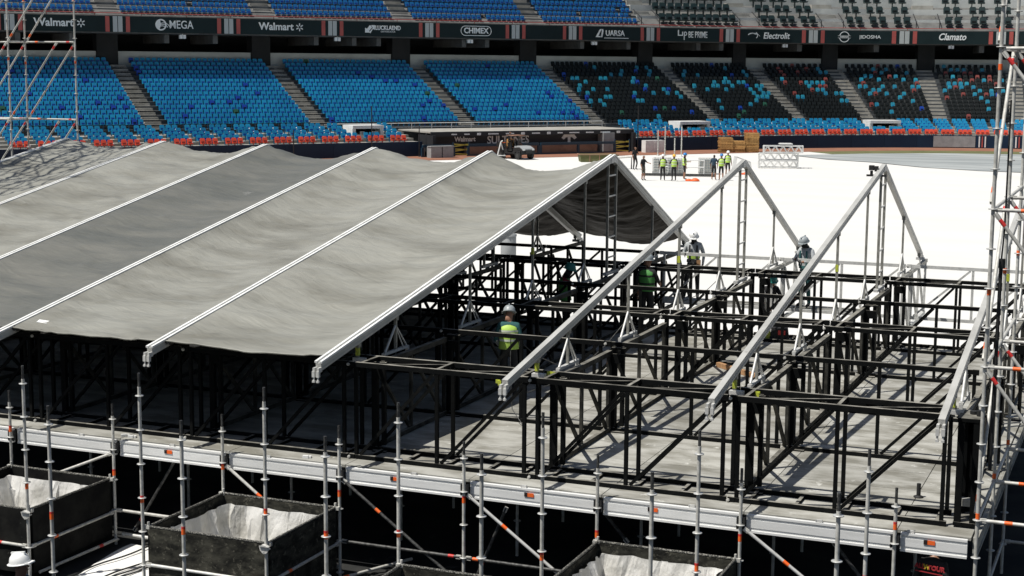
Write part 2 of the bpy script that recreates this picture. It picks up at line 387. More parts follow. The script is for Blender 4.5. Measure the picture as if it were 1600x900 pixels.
# red hand rail above the fascia
rl = MB(); n = 60
rl.path([sw(S0+(S1-S0)*i/n, 8.95, 10.28) for i in range(n+1)], .045, 6)
for i in range(0, n+1, 2):
    q = sw(S0+(S1-S0)*i/n, 8.95, 9.95); rl.tube(q, q+V(0, 0, .33), .03, 6)
rl.build('hand_rail', 'rail_red', stand)
# black rails beside some upper aisles
for a in UAISLE[4:]:
    r_ = MB()
    for d in (-1.0, 1.0):
        r_.path([sw(a+d, 9.4, 10.2), sw(a+d, 9.4, 11.0), sw(a+d, 11.2, 11.9)], .05, 6)
    r_.build('aisle_rail', 'vehicle_black', stand)
# small flood lamps under the fascia
for k, s in enumerate([32.3, 47.1, 60.9, 74.6, 95.4, 110.3]):
    l = MB(); l.box((-.16, 0, 0), (.26, .25, .34)); l.box((.16, 0, 0), (.26, .25, .34)); l.box((0, 0, .2), (.08, .08, .18))
    l.build('flood_lamp', 'lamp_white', None, sw(s, 8.95, 8.32), rotz=srot(s), label='small white twin flood lamp under the fascia, %s from the left' % ORD[k], cat='lamp', group='flood lamps under the fascia')

# ------------------------------------------------------------------ fascia banners
TXT = {}
def text_mesh(body, size, mat_name, bold=.0, shear=0., xs=1.):
    cu = bpy.data.curves.new('lettering', 'FONT'); cu.body = body; cu.size = size; cu.align_x = 'CENTER'; cu.align_y = 'CENTER'
    cu.extrude = .012; cu.offset = bold; cu.shear = shear; cu.resolution_u = 3
    t = bpy.data.objects.new('tmp', cu); COL.objects.link(t)
    dg = bpy.context.evaluated_depsgraph_get(); me = bpy.data.meshes.new_from_object(t.evaluated_get(dg))
    bpy.data.objects.remove(t); bpy.data.curves.remove(cu)
    me.transform(Matrix.Diagonal((xs, 1, 1, 1))); me.transform(Matrix.Rotation(math.pi/2, 4, 'X'))
    me.materials.clear(); me.materials.append(MATS[mat_name]); me.name = 'lettering'
    return me
def arc_strip(mb, cx, cz, r0, r1, a0, a1, n=16, y0=-.012, y1=.0):
    vs = []; fs = []
    for i in range(n+1):
        a = math.radians(a0+(a1-a0)*i/n)
        for r in (r0, r1):
            for y in (y0, y1): vs.append((cx+r*math.cos(a), y, cz+r*math.sin(a)))
    for i in range(n):
        b = i*4
        fs += [(b, b+2, b+6, b+4), (b+1, b+5, b+7, b+3), (b, b+4, b+5, b+1), (b+2, b+3, b+7, b+6)]
    fs += [(0, 1, 3, 2), (n*4, n*4+2, n*4+3, n*4+1)]
    mb.add(vs, fs)
def poly_plate(mb, pts, y0=-.012, y1=0.): mb.prism(pts, 'y', y0, y1)
FR = 8.62                      # face of the banners
BZ = 9.33                      # middle height
def spark(mb, cx, cz, r):
    for k in range(6):
        a = math.radians(90+60*k); c, s_ = math.cos(a), math.sin(a); w = r*.13
        poly_plate(mb, [(cx+c*r*.32-s_*w, cz+s_*r*.32+c*w), (cx+c*r*.32+s_*w, cz+s_*r*.32-c*w), (cx+c*r+s_*w, cz+s_*r-c*w), (cx+c*r-s_*w, cz+s_*r+c*w)])
def banner(s0, s1, label, items, left=True, right=True):
    sm = (s0+s1)/2; o = thing('fascia_banner', label, 'banner', sw(sm, FR, BZ), srot(sm), 'banners on the fascia')
    inv = (Matrix.Translation(o.location) @ Matrix.Rotation(srot(sm), 4, 'Z')).inverted()
    def loc(mb, name, m):
        me = mb.mesh(name, m); me.transform(inv); return link(name, me, o)
    loc(sweep([(FR, BZ-.7), (FR, BZ+.68), (FR+.1, BZ+.68), (FR+.1, BZ-.7)], s0+.02, s1-.02, 1.2), 'panel', 'banner_green')
    for on, sgn, e in ((left, 1, s0), (right, -1, s1)):
        if not on: continue
        a, b = sorted((e+sgn*.03, e+sgn*.42)); loc(sweep([(FR-.012, BZ-.68), (FR-.012, BZ+.66), (FR-.002, BZ+.66), (FR-.002, BZ-.68)], a, b, .4), 'grey_stripe', 'banner_grey')
        a, b = sorted((e+sgn*.72, e+sgn*1.08)); loc(sweep([(FR-.012, BZ-.68), (FR-.012, BZ+.66), (FR-.002, BZ+.66), (FR-.002, BZ-.68)], a, b, .4), 'red_stripe', 'banner_red')
    for it in items:
        sc = it[1]; q = inv @ sw(sc, FR-.03, BZ+it[2]); dr = srot(sc)-srot(sm)
        if it[0] == 't': me = text_mesh(it[3], it[4], 'lettering_white', it[5] if len(it) > 5 else .0, it[6] if len(it) > 6 else 0, it[7] if len(it) > 7 else 1.); nm = 'lettering'
        else:
            mb = MB(); it[3](mb); me = mb.mesh('logo', 'lettering_white'); nm = 'logo'
        c = link(nm, me, o, q); c.rotation_euler = (0, 0, dr)
    return o
def logo_globe(mb):
    arc_strip(mb, 0, 0, 0, .5, 100, 250, 14); arc_strip(mb, 0, 0, .38, .5, -110, 100, 20)
    for k in range(3): arc_strip(mb, .12+.06*k, -.42, .3+.13*k, .36+.13*k, 25, 120, 8, -.02, -.012)
def logo_arrows(mb):
    poly_plate(mb, [(-.5, -.35), (-.5, .1), (-.3, .0), (0.0, .35), (.22, .15), (-.1, -.2), (.05, -.35)])
    poly_plate(mb, [(.5, .35), (.5, -.1), (.3, 0), (0.02, -.42), (-.05, -.28), (.28, .1), (.1, .35)], -.024, -.012)
def logo_pill(mb):
    w, h = 1.2, .36
    for r0, r1 in ((h+.06, h+.12),):
        arc_strip(mb, w, 0, r0, r1, -90, 90); arc_strip(mb, -w, 0, r0, r1, 90, 270)
        poly_plate(mb, [(-w, r0), (w, r0), (w, r1), (-w, r1)]); poly_plate(mb, [(-w, -r1), (w, -r1), (w, -r0), (-w, -r0)])
def logo_d(mb):
    poly_plate(mb, [(-.55, -.4), (-.05, .42), (.12, .42), (-.3, -.4)]); poly_plate(mb, [(.12, .42), (.3, .42), (.36, .25), (.22, -.4), (.08, -.4), (.16, .22)])
    poly_plate(mb, [(-.3, -.4), (.02, -.4), (.02, -.28), (-.24, -.28)]); poly_plate(mb, [(.45, -.5), (3.3, -.5), (3.3, -.44), (.45, -.44)])
def logo_lp(mb):
    poly_plate(mb, [(-.45, .48), (-.33, .48), (-.33, -.12), (-.45, -.12)]); poly_plate(mb, [(-.33, -.12), (.05, -.12), (.05, -.02), (-.33, -.02)])
    poly_plate(mb, [(.05, -.12), (.15, -.12), (.15, .3), (.05, .3)]); poly_plate(mb, [(.25, .3), (.35, .3), (.35, -.55), (.25, -.55)])
    arc_strip(mb, .42, .1, .12, .22, -120, 140, 10)
def logo_wing(mb):
    for k in range(3): arc_strip(mb, -.1+.12*k, -.6, .72+.02*k, .82-.01*k, 60-12*k, 130-14*k, 10)
    arc_strip(mb, .2, -.05, .28, .36, -60, 70, 10)
def logo_ring(mb):
    arc_strip(mb, 0, 0, .5, .58, 15, 165, 18); arc_strip(mb, 0, 0, .5, .58, 195, 345, 18)
    poly_plate(mb, [(-.72, .1), (.72, .1), (.72, .13), (-.72, .13)]); poly_plate(mb, [(-.72, -.13), (.72, -.13), (.72, -.1), (-.72, -.1)])
banner(6, 17.2, 'dark fascia banner at the far left edge, without lettering in view', [])
banner(17.2, 26.4, 'dark fascia banner with white word and spark symbol, leftmost, behind scaffold tower', [('t', 20.9, .02, 'Walmart', .92, .022), ('l', 23.2, .02, lambda m: spark(m, 0, 0, .36))])
banner(26.4, 36.5, 'dark fascia banner with round globe logo and four large capitals', [('l', 30.25, 0, logo_globe), ('t', 32.1, 0, 'MEGA', 1.0, .008, 0, .82)])
banner(36.5, 46.5, 'dark fascia banner with white word and spark symbol between globe and arrow banners', [('t', 41.0, .02, 'Walmart', .92, .022), ('l', 43.25, .02, lambda m: spark(m, 0, 0, .36))])
banner(46.5, 56.4, 'dark fascia banner with two crossed white arrows and small capitals', [('l', 50.25, 0, logo_arrows), ('t', 52.1, .1, 'LUCKLAEND', .56, .016, 0, .82), ('t', 52.1, -.24, 'DISTRIBUIDOR', .2, 0, 0, 1.15)])
banner(56.4, 65.7, 'dark fascia banner with capitals inside a white rounded outline', [('l', 61.4, 0, logo_pill), ('t', 61.4, 0, 'CHIMEX', .74, .022, 0, .98)])
banner(65.7, 72.0, 'plain dark fascia banner without lettering, narrower than its neighbours', [])
banner(72.0, 80.7, 'dark fascia banner with slanted double stroke logo and underlined capitals', [('l', 75.1, 0, logo_d), ('t', 76.75, .0, 'UARSA', .78, .01, 0, .92)])
banner(80.7, 89.5, 'dark fascia banner with angular line logo before two narrow words', [('l', 84.2, 0, logo_lp), ('t', 86.0, -.02, 'BE PRIME', .92, .006, 0, .62)])
banner(89.5, 98.0, 'dark fascia banner with feathered wing logo and slanted word', [('l', 92.0, .1, logo_wing), ('t', 94.35, 0, 'Electrolit', .92, .014, .2, .9)])
banner(98.0, 106.2, 'dark fascia banner with ring logo crossed by small capitals beside wide capitals', [('l', 100.9, 0, logo_ring), ('t', 100.9, 0, 'NISSAN', .22, .004, 0, 1.25), ('t', 103.2, 0, 'JIDOSHA', .5, .004, 0, 1.2)])
banner(106.2, 114.6, 'dark fascia banner with one slanted hand drawn word, near right tower', [('t', 110.3, .05, 'Clamato', 1.0, .02, .3, .85)])
banner(114.6, 125, 'dark fascia banner at the right edge behind the scaffold tower', [])

# ------------------------------------------------------------------ seats
def seat_template(w=.42, d=.42, hb=.46):
    """bucket seat with a rounded back, faces -y; origin at the foot"""
    mb = MB()
    mb.prism([(-d*.9, .40), (-d*.9, .46), (-.02, .43), (-.02, .37)], 'x', -w/2, w/2)
    n = 5; top = [(-w/2, .40), (-w/2, .40+hb*.72), (-w*.36, .40+hb*.95), (w*.36, .40+hb*.95), (w/2, .40+hb*.72), (w/2, .40)]
    vs = [(x, -.03+.3*(z-.4)+(.05 if abs(x) < w*.4 else 0)*0, z) for x, z in top]+[(x, .02+.3*(z-.4), z) for x, z in top]
    k = len(top); mb.add(vs, [tuple(range(k)), tuple(range(2*k-1, k-1, -1))]+[(i, (i+1) % k, k+(i+1) % k, k+i) for i in range(k)])
    mb.box((0, -.12, .2), (.06, .12, .4))
    mb.prism([(-w*.3, .47), (-w*.3, .6), (w*.3, .6), (w*.3, .47)], 'y', -.06, -.035, 1)
    return mb
ST = seat_template()
SEATMATS = ['seat_blue', 'seat_cyan', 'seat_deep_blue', 'seat_black', 'seat_red', 'seat_green', 'seat_orange', 'seat_royal', 'seat_green_black']
DARKER = {0: 2, 1: 0, 2: 3, 3: 3, 4: 3, 5: 3, 6: 4, 7: 2, 8: 3}
def put(mb, T, pos, rz, mi, sc=1.):
    c, s = math.cos(rz), math.sin(rz); n = len(mb.v)
    for x, y, z in T.v: mb.v.append((pos.x+sc*(c*x-s*y), pos.y+sc*(s*x+c*y), pos.z+sc*z))
    for f, q in zip(T.f, T.m): mb.f.append([i+n for i in f]); mb.m.append(mi if q == 0 else DARKER[mi]); mb.sm.append(False)
rnd = random.Random(11)
rest = MB()
def seat_colour(s, row):
    x = rnd.random()
    if s < AISLE[4]: return 2 if x < .035 else (5 if x < .039 else 0)
    if s < AISLE[6]:
        p = (.15 if 4 <= row <= 11 else .06)*(1.0 if s < 90 else 1.2)
        if row < 3: p = .02
        return 1 if x < p else (2 if x < p+.02 else (5 if x < p+.03 else 3))
    p = .32 if 6 <= row <= 13 else (.13 if row >= 3 else .015)
    return (1 if x < p*.62 else (4 if x < p else (2 if x < p+.012 else 3)))
# seat groups leave little clusters: smooth the random field by re-using neighbours
front = []
for a, b in zip(AISLE[:-1], AISLE[1:]):
    for row in range(NR):
        ra = row*RUN+.42
        n = int((b-a-2*AW)/.53); off = ((b-a-2*AW)-n*.53)/2; last = None
        for k in range(n):
            s = a+AW+off+(k+.5)*.53; ci = seat_colour(s, row)
            if last in (1, 4) and rnd.random() < .05: ci = last
            last = ci
            p = sw(s, ra, Z0+row*RISE)
            if row == 0 and s < AISLE[2] and s > 14 and ci == 0: front.append((p, srot(s)))
            else: put(rest, ST, p, srot(s), ci, 1.0+.02*rnd.random())
for a, b in zip([13]+UAISLE[:-1], UAISLE):
    if a < 80:
        for row in range(UR-1):
            n = int((b-a-1.9)/.53)
            for k in range(n):
                s = a+.95+(k+.5)*.53
                if rnd.random() < .985: put(rest, ST, sw(s, 9.15+row*URUN+.5, UZ+row*URISE), srot(s), 7)
    else:
        for row in range(4):
            n = int((b-a-2.2)/1.72)
            for k in range(n):
                for d in (-.4, .4):
                    s = a+1.1+(k+.5)*(b-a-2.2)/n+d
                    put(rest, ST, sw(s, 9.15+row*1.5+.7, UZ+row*1.15), srot(s), 8, 1.72)
# low box seats in front: blocks of three, orange front row
BOXN = [14.2, 16.3, 18.4, 20.5, 22.6, 24.7, 26.8, 28.9, 31., 33.1, 35.2, 37.3, 39.4, 41.5, 43.6, 45.7, 71.2, 73.2, 75.2, 77.2, 79.2, 81.2, 83.2, 85.2, 87.2, 89.2, 91.2, 93.2, 95.2, 97.2, 99.2, 101.2, 103.2, 105.2, 107.2, 109.2, 111.2, 113.2, 115.2, 117.2]
SKIP = [(42.2, 46.2), (76.2, 80.4), (98.8, 102.6)]
def blocked(s, r): return r > -5 and any(a <= s <= b for a, b in SKIP)
boxt = MB()
boxprof = [(-7.25, GZ-.05), (-7.25, -.78), (-6.0, -.78), (-6.0, -.55), (-5.0, -.55), (-5.0, -.3), (-4.0, -.3), (-4.0, -.05), (-3.0, -.05), (-3.0, .16), (-.95, .16), (-.95, GZ-.05)]
sweep(boxprof, S0, 48.3, 2, boxt); sweep(boxprof, 69.7, S1, 2, boxt); boxt.build('box_terrace', 'concrete', stand)
ob = []; bb = []
for s0_ in BOXN:
    for k in range(3):
        s = s0_+k*.52
        ob.append((sw(s, -6.35, -.78), srot(s)))
        for row in range(4):
            r = -5.45+row; z = -.55+row*.25-(.04 if row == 3 else 0)
            if not blocked(s, r): bb.append((sw(s, r, z), srot(s), s))
OM = {}
def seat_obj(pos, rz, m, label, group, i):
    if m not in OM:
        OM[m] = ST.mesh('stadium_seat', [m, {'seat_orange': 'seat_red', 'seat_blue': 'seat_deep_blue'}[m]])
    return link('stadium_seat', OM[m], None, pos, rz, label, 'seat', group)
cnt = 0
for p, rz in ob: seat_obj(p, rz, 'seat_orange', 'orange plastic seat in the front row just above the field wall', 'orange front row seats', 0); cnt += 1
camp = cam.matrix_world.translation
bb.sort(key=lambda t: (t[0]-camp).length)
nb_ = 0
for p, rz, s in bb:
    if nb_ < 120 and s > 15: seat_obj(p, rz, 'seat_blue', 'blue plastic seat in the low box rows left, behind the tent ridge', 'blue box seats', 0); nb_ += 1
    else: put(rest, ST, p, rz, 0)
for i, (p, rz) in enumerate(front):
    if i < 52: seat_obj(p, rz, 'seat_blue', 'blue bucket seat in the lowest row of the main stand at left', 'lowest row of main stand', 0)
    else: put(rest, ST, p, rz, 0)
rest.build('stadium_seats', SEATMATS, kind='stuff', label='rows of blue, black, cyan and red stadium seats on the terraces', cat='seats')
# white sloping hand rails between the box blocks
for s0_ in BOXN:
    if not blocked(s0_+1.3, -3): MB().bar(sw(s0_+1.3, -6.3, -.35), sw(s0_+1.05, -2.6, .62), .07, .12).build('stair_rail', 'white_paint', stand)
# white broadcast boxes standing among the box seats
for k, (a, b) in enumerate(((42.7, 45.6), (76.6, 80.0), (99.2, 102.4))):
    sm = (a+b)/2; o = thing('concrete_booth', ['white flat topped booth among box seats left of the dugout', 'white flat topped booth among box seats behind pallet stacks', 'white flat topped booth among box seats at the right'][k], 'booth', sw(sm, -3.6, -.3), srot(sm))
    w = b-a
    MB().box((0, 0, 1.0), (w, 2.2, .28)).build('roof', 'white_paint', o)
    for x in (-w/2+.15, w/2-.15): MB().box((x, 0, .43), (.3, 2., .86)).build('side_wall', 'white_paint', o)
    MB().box((0, .9, .43), (w-.62, .1, .86)).build('back_wall', 'shade_black', o)
    MB().box((0, -1.0, .12), (w-.62, .12, .5)).build('counter', 'white_paint', o)
    MB().box((w*.2, -1.1, .5), (.5, .3, .24)).build('equipment_case', 'grey_paint', o); MB().box((-w*.2, -1.05, .5), (.34, .3, .26)).build('equipment_case', 'grey_paint', o)
# railing under the main stand
for k, (a, b) in enumerate(((14, 27), (27.5, 41.5), (42, 70), (71, 84), (84.5, 117))):
    n = int((b-a)/1.9); mt_ = 'white_paint' if k == 2 else 'vehicle_black'; o = thing('safety_railing', 'x', 'railing', (0, 0, 0))
    for zz in (.5, .84): MB().path([sw(a+(b-a)*i/n, -1.05, zz) for i in range(n+1)], .03, 5).build('rail', mt_, o)
    for i in range(n+1): link('post', shared('railpost|'+mt_, lambda q: q.tube((0, 0, 0), (0, 0, .74), .035, 6), mt_), o, sw(a+(b-a)*i/n, -1.05, .12))
    tag(o, label=['dark railing below the main stand at far left', 'dark railing below the main stand, second from left', 'white railing along the walkway above the dugout', 'dark railing below the first black seat section', 'dark railing below the right seat sections'][k])

# ------------------------------------------------------------------ field wall
def wall_part(a, b, label, panels=()):
    o = thing('field_wall', label, 'wall', (0, 0, 0))
    k = a
    while k < b-.1:
        e = min(k+4.2, b); sweep([(-7.62, GZ), (-7.62, -.48), (-7.3, -.48), (-7.3, GZ)], k+.01, e-.01, 2.1).build('pad', 'navy_pad', o); k = e
    for (p, q, m) in panels: sweep([(-7.66, GZ+.1), (-7.66, -.55), (-7.63, -.55), (-7.63, GZ+.1)], p, q, 1).build('wall_board', m, o)
    return o
wall_part(6, 47.9, 'dark navy padded field wall left of the dugout')
wall_part(69.9, S1, 'long dark navy padded field wall right of the dugout', [(105.6, 110.7, 'grey_paint')] + [(111.1+.35*k, 111.25+.35*k, m) for k, m in enumerate(('banner_white', 'banner_red', 'banner_white'))] + [(115.2+.35*k, 115.35+.35*k, m) for k, m in enumerate(('banner_white', 'banner_red'))])

# ------------------------------------------------------------------ dugout
dg_ = thing('dugout', 'low black dugout with grey lettering on its back wall and white sponsor marks', 'dugout', sw(59, -8, GZ), 0)
ginv = Matrix.Translation(dg_.location).inverted()
def dpart(mb, name, m): me = mb.mesh(name, m); me.transform(ginv); return link(name, me, dg_)
DA, DB = 48.6, 69.4
dpart(sweep([(-7.7, .22), (-7.7, .34), (-1.2, .34), (-1.2, .22)], DA, DB), 'roof', 'concrete')
dpart(sweep([(-7.8, -.06), (-7.8, .3), (-7.72, .3), (-7.72, -.06)], DA, DB), 'roof_fascia', 'dugout_black')
dpart(sweep([(-7.0, GZ-.2), (-7.0, .21), (-6.8, .21), (-6.8, GZ-.2)], DA, DB), 'back_wall', 'dugout_black')
dpart(sweep([(-7.6, GZ), (-7.6, -1.0), (-7.05, -1.0), (-7.05, GZ)], DA+3.6, DB-3.8), 'bench', 'dirt_brown')
dpart(sweep([(-8.0, GZ), (-8.0, .05), (-5.3, .05), (-5.3, GZ)], DB-3.4, DB-2.2), 'grey_door_block', 'grey_paint')
for a, b in ((DA, DA+.3), (DB-.3, DB)): dpart(sweep([(-8.2, GZ), (-8.2, .05), (-5.3, .05), (-5.3, GZ)], a, b), 'end_wall', 'dugout_black')
rr = random.Random(5); s = DA+2.
while s < DB-.8:
    w = rr.choice((.35, .8, .5, 1.0)); p = sw(s+w/2, -7.82, .1)
    dpart(MB().box(p, (w, .03, .1 if w > .4 else .2), rot=Matrix.Rotation(srot(s), 3, 'Z')), 'sponsor_mark', 'lettering_white'); s += w+.75
for body, s, z, size, xs in (('Walmart', 52.3, -.38, .56, 1.), ('SULTANES', 56.6, -.5, .95, .95)):
    me = text_mesh(body, size, 'lettering_white', .02, 0, xs); o = link('lettering', me, dg_, ginv @ sw(s, -7.04, z)); o.rotation_euler = (0, 0, srot(s))
lg = MB(); poly_plate(lg, [(-.8, .1), (-.45, .5), (.45, .5), (.8, .1), (.55, -.05), (.3, .15), (.14, .15), (.14, -.75), (-.14, -.75), (-.14, .15), (-.3, .15), (-.55, -.05)])
o = link('emblem', lg.mesh('emblem', 'lettering_white'), dg_, ginv @ sw(62.9, -7.04, -.5)); o.rotation_euler = (0, 0, srot(62.9))
# navy front rail in pieces
for k, (a, b) in enumerate(((47.2, 50.2), (51.6, 58.6), (58.8, 66.6))):
    o = thing('padded_rail', 'x', 'rail', (0, 0, 0)); sweep([(-9.1, -.9), (-9.1, -.68), (-8.9, -.68), (-8.9, -.9)], a, b, 1.5).build('top_pad', 'navy_rail', o)
    n = max(1, int((b-a)/2.6))
    for i in range(n+1):
        q = sw(a+(b-a)*i/n, -9.0, GZ); MB().box((0, 0, .4), (.2, .19, .8)).build('post', 'navy_rail', o, q, rotz=srot(a))
    sweep([(-9.05, GZ), (-9.05, GZ+.14), (-8.95, GZ+.14), (-8.95, GZ)], a, b, 1.5).build('toe_board', 'navy_rail', o)
    tag(o, label=['short navy padded rail left of the yellow striped gate', 'long navy padded rail behind the utility vehicle', 'navy padded rail with posts right of the utility vehicle'][k])
for k, s in enumerate((50.9, 67.4)):
    g = thing('striped_gate', ['yellow barrier gate with crossed bars left of the utility vehicle', 'yellow barrier gate with crossed bars right end of dugout'][k], 'gate', sw(s, -9, GZ), srot(s))
    for i in range(5): MB().bar((-.7, 0, .25+i*.2), (.7, 0, .25+i*.2+(.16 if i % 2 else -.1)), .05, .09).build('bar', 'yellow_paint', g)
    for x in (-.75, .75): MB().box((x, 0, .6), (.1, .1, 1.2)).build('post', 'navy_rail', g)
o = MB().box((0, 0, .55), (2.0, .7, 1.1)).box((0, -.36, .55), (.06, .03, 1.0)).build('equipment_cabinet', 'white_paint', None, sw(70.4, -9.6, GZ), rotz=srot(70.4), label='plain white equipment cabinet at the right end of the dugout', cat='cabinet')
o = MB().box((-.55, 0, .45), (1.0, .8, .9)).box((.55, 0, .45), (1.0, .8, .9)).box((0, -.1, .95), (2.2, .7, .08)).build('equipment_cabinet', 'grey_paint', None, sw(48.4, -10, GZ), rotz=srot(48), label='low grey double cabinet left of the yellow gate, above tent valley', cat='cabinet')

for k, (s_, r, h) in enumerate(((43.0, -7.9, 4.3), (47.2, -8.4, 2.6), (69.6, -8.2, 4.2), (36.0, -7.9, 2.4))):
    MB().tube((0, 0, 0), (0, 0, h), .045, 8).lathe([(.1, 0), (.1, .05), (.05, .08)], n=8).build('net_pole', 'vehicle_black', None, sw(s_, r, GZ), label=['tall thin black net pole left of the dugout', 'short thin black net pole at the left dugout end', 'tall thin black net pole at the right dugout end', 'short thin black net pole behind the dark tarp panel'][k], cat='pole', group='net poles')
# ------------------------------------------------------------------ stage deck
DZ = -.05                      # deck surface
DX0, DX1, DY0, DY1 = -25.3, .36, -.42, 13.95
GX = [-.59-2.064*j for j in range(15)]          # scaffold grid lines along x
deck = thing('stage_deck', 'grey boarded stage deck with silver edge beams on scaffold legs', 'stage', (0, 0, 0))
PW, PD = 2.064, 1.0265
def panel(mb): mb.box((0, 0, -.02), (PW-.008, PD-.008, .04))
xs_ = [(.36-.95+.0, .95)]
cols = [(GX[0], DX1)]+[(GX[j+1], GX[j]) for j in range(12)]
ny_ = 14; pd = (DY1-DY0)/ny_
for i, (a, b) in enumerate(cols):
    for j in range(ny_):
        w = b-a
        me = shared('deck_panel|%.2f' % w, lambda m, w=w: m.box((0, 0, -.02), (w-.012, pd-.012, .04)), 'deck_board')
        o = link('deck_panel', me, deck, ((a+b)/2, DY0+(j+.5)*pd, DZ+random.uniform(-.0015, .0015)))
MB().box(((DX0+DX1)/2+.6, (DY0+DY1)/2, DZ-.09), (DX1-DX0-1.6, DY1-DY0-.1, .08)).build('deck_underside', 'deck_dark', deck)
def edge(mb, w):
    y = 0
    mb.box((0, 0, -.125), (w, .05, .25))
    mb.box((0, -.03, -.235), (w, .02, .03)); mb.box((0, -.03, -.015), (w, .02, .03)); mb.box((0, -.028, -.125), (w, .012, .11))
for i, (a, b) in enumerate(cols):
    w = b-a-.10
    me = shared('edge_beam|%.2f' % w, lambda m, w=w: edge(m, w), 'beam_silver')
    e = link('edge_beam', me, deck, ((a+b)/2+.01, DY0-.05, DZ-.012))
    if i % 2 == 0 or i in (3, 9):
        MB().box((0, -.042, -.12), (.05, .006, .06)).build('marker_tag', 'tag_dark', e, (-.1-.1*(i % 3), 0, .03))
        MB().box((.07, -.042, -.12), (.1, .006, .055)).build('marker_tag', 'tag_orange', e, (-.1-.1*(i % 3), 0, .03))
    MB().box((0, 0, .02), (.09, .03, .03)).box((-.04, -.012, .015), (.012, .02, .04)).box((.04, -.012, .015), (.012, .02, .04)).build('clip', 'aluminium', e, (.15*((i*7) % 5-2), .0, 0))
# right side edge beams
for j in range(6):
    y0 = DY0+j*2.39; me = shared('side_beam', lambda m: m.box((0, 0, -.125), (.05, 2.3, .25)).box((.03, 0, -.235), (.02, 2.3, .03)).box((.03, 0, -.015), (.02, 2.3, .03)), 'deck_board')
    link('side_beam', me, deck, (DX1+.04, y0+1.2, DZ-.012))

# ------------------------------------------------------------------ scaffold standards
def rosette(mb): mb.lathe([(.03, -.006), (.058, -.006), (.062, 0), (.058, .006), (.03, .006)], n=12)
RME = None
def standard(name, x, y, z0, z1, rings, label, group, tapes=(), spigot=True, clips=()):
    o = thing(name, label, 'scaffold post', (x, y, z0), 0, group)
    H = z1-z0; sp = .2 if spigot else 0
    link('tube', shared('tube|%.3f' % (H-sp), lambda m: m.tube((0, 0, 0), (0, 0, H-sp), .0242, 12), 'galvanised'), o)
    if spigot: link('spigot', shared('spigot', lambda m: m.tube((0, 0, 0), (0, 0, .2), .019, 10).tube((0, 0, .17), (0, 0, .2), .02, 10), 'galvanised_dark'), o, (0, 0, H-sp))
    for r in rings:
        if z0 < r < z1: link('rosette', shared('rosette', rosette, 'rosette_zinc'), o, (0, 0, r-z0))
    for t in tapes:
        link('tape_band', shared('tape', lambda m: m.tube((0, 0, 0), (0, 0, .075), .0262, 12), 'tag_orange'), o, (0, 0, t-z0))
        link('tape_edge', shared('tape2', lambda m: m.tube((0, 0, 0), (0, 0, .03), .0264, 12), 'tape_red'), o, (0, 0, t-z0+.075))
    for c in clips:
        link('bracket', shared('bracket', lambda m: (m.box((-.045, .03, 0), (.022, .06, .17)), m.box((.045, .03, 0), (.022, .06, .17)), m.box((0, .03, -.06), (.12, .06, .04))), 'black_rubber'), o, (0, 0, c-z0))
    return o
rowname = ['in the row along the deck edge', 'in the middle row before the deck', 'in the nearest row']
ZB = GZ-.05
for j in range(9):
    standard('scaffold_post', GX[j], -.6, ZB, .58+.02*((j*5) % 3-1), [.31-.5*k for k in range(5)], 'grey scaffold post at the deck edge, %s from the right corner' % ORD[j], 'deck edge scaffold posts',
             tapes=(([.0, -.42, -.62, -.36, -.5, -.3, -.62, -.1, -.1][j]),) , clips=(-.17,))
for j in range(7):
    standard('scaffold_post', GX[j]-.03, -2.66, ZB, 1.57+.03*((j*7) % 3-1), [1.27-.5*k for k in range(7)], 'tall grey scaffold post in the middle row, %s from the right' % ORD[j], 'middle row scaffold posts', tapes=([-.1, -.22, -.35, -.3, -.25, -.3, -.33][j],))
for j in range(7):
    standard('scaffold_post', GX[j]+.0, -4.68, ZB, 1.55+.02*((j*3) % 3-1), [1.28-.5*k for k in range(7)], 'tall grey scaffold post in the nearest row, %s from the right' % ORD[j], 'nearest row scaffold posts', tapes=([-.45, -.6, -.5, .25, .05, -.0, -.2][j],) if j > 2 else ())
# legs carrying the deck further back
for i, y in enumerate((1.47, 3.54, 5.6)):
    for j in range(0, 8):
        standard('scaffold_post', GX[j], y, ZB, DZ-.14, [-.69, -1.19], 'short scaffold leg in the dark under the stage deck', 'legs under the stage deck', spigot=False)
def member(name, a, b, label, group, m='galvanised', r=.0242, tapes=(), heads=True, cat='scaffold tube'):
    a = Vector(a); b = Vector(b); o = thing(name, label, cat, a, 0, group); d = b-a; l = d.length; u = d.normalized()
    MB().tube((0, 0, 0), d, r, 10).build('tube', m, o)
    if heads:
        for q in (u*.03, d-u*.03): MB().bar(q-u*.04, q+u*.04, .038, .055).build('wedge_head', 'galvanised', o)
    for t in tapes: MB().tube(d*t, d*t+u*.09, r+.002, 10).build('tape_band', 'tag_orange' if t < .6 else 'tape_red', o)
    return o
GB = 'scaffold braces under the deck'  # dim and bright tubes: under-deck shade and light set by material colour
for j, lab, m in ((5, 'bright diagonal brace below deck beyond the second crate', 'galvanised'), (4, 'dim diagonal brace below the deck right of the second crate', 'galvanised_dark'), (3, 'bright diagonal brace below deck left of the lower right crate', 'aluminium'), (1, 'bright diagonal brace below the deck right of the lower right crate', 'aluminium')):
    member('diagonal_brace', (GX[j]+.05, -.58, -.24), (GX[j-1]-.05, -.58, -1.62), lab, GB, m, tapes=(.28,))
member('diagonal_brace', (GX[6]-.06, -.56, -.27), (GX[7]+.9, -.56, -.72), 'bright short brace behind the left crate', GB, 'galvanised')
member('diagonal_brace', (GX[6]+1.0, -.3, -.3), (GX[6]+.15, -.3, -1.6), 'dim brace right of the left crate reaching the ground', GB, 'galvanised_dark', tapes=(.8,))
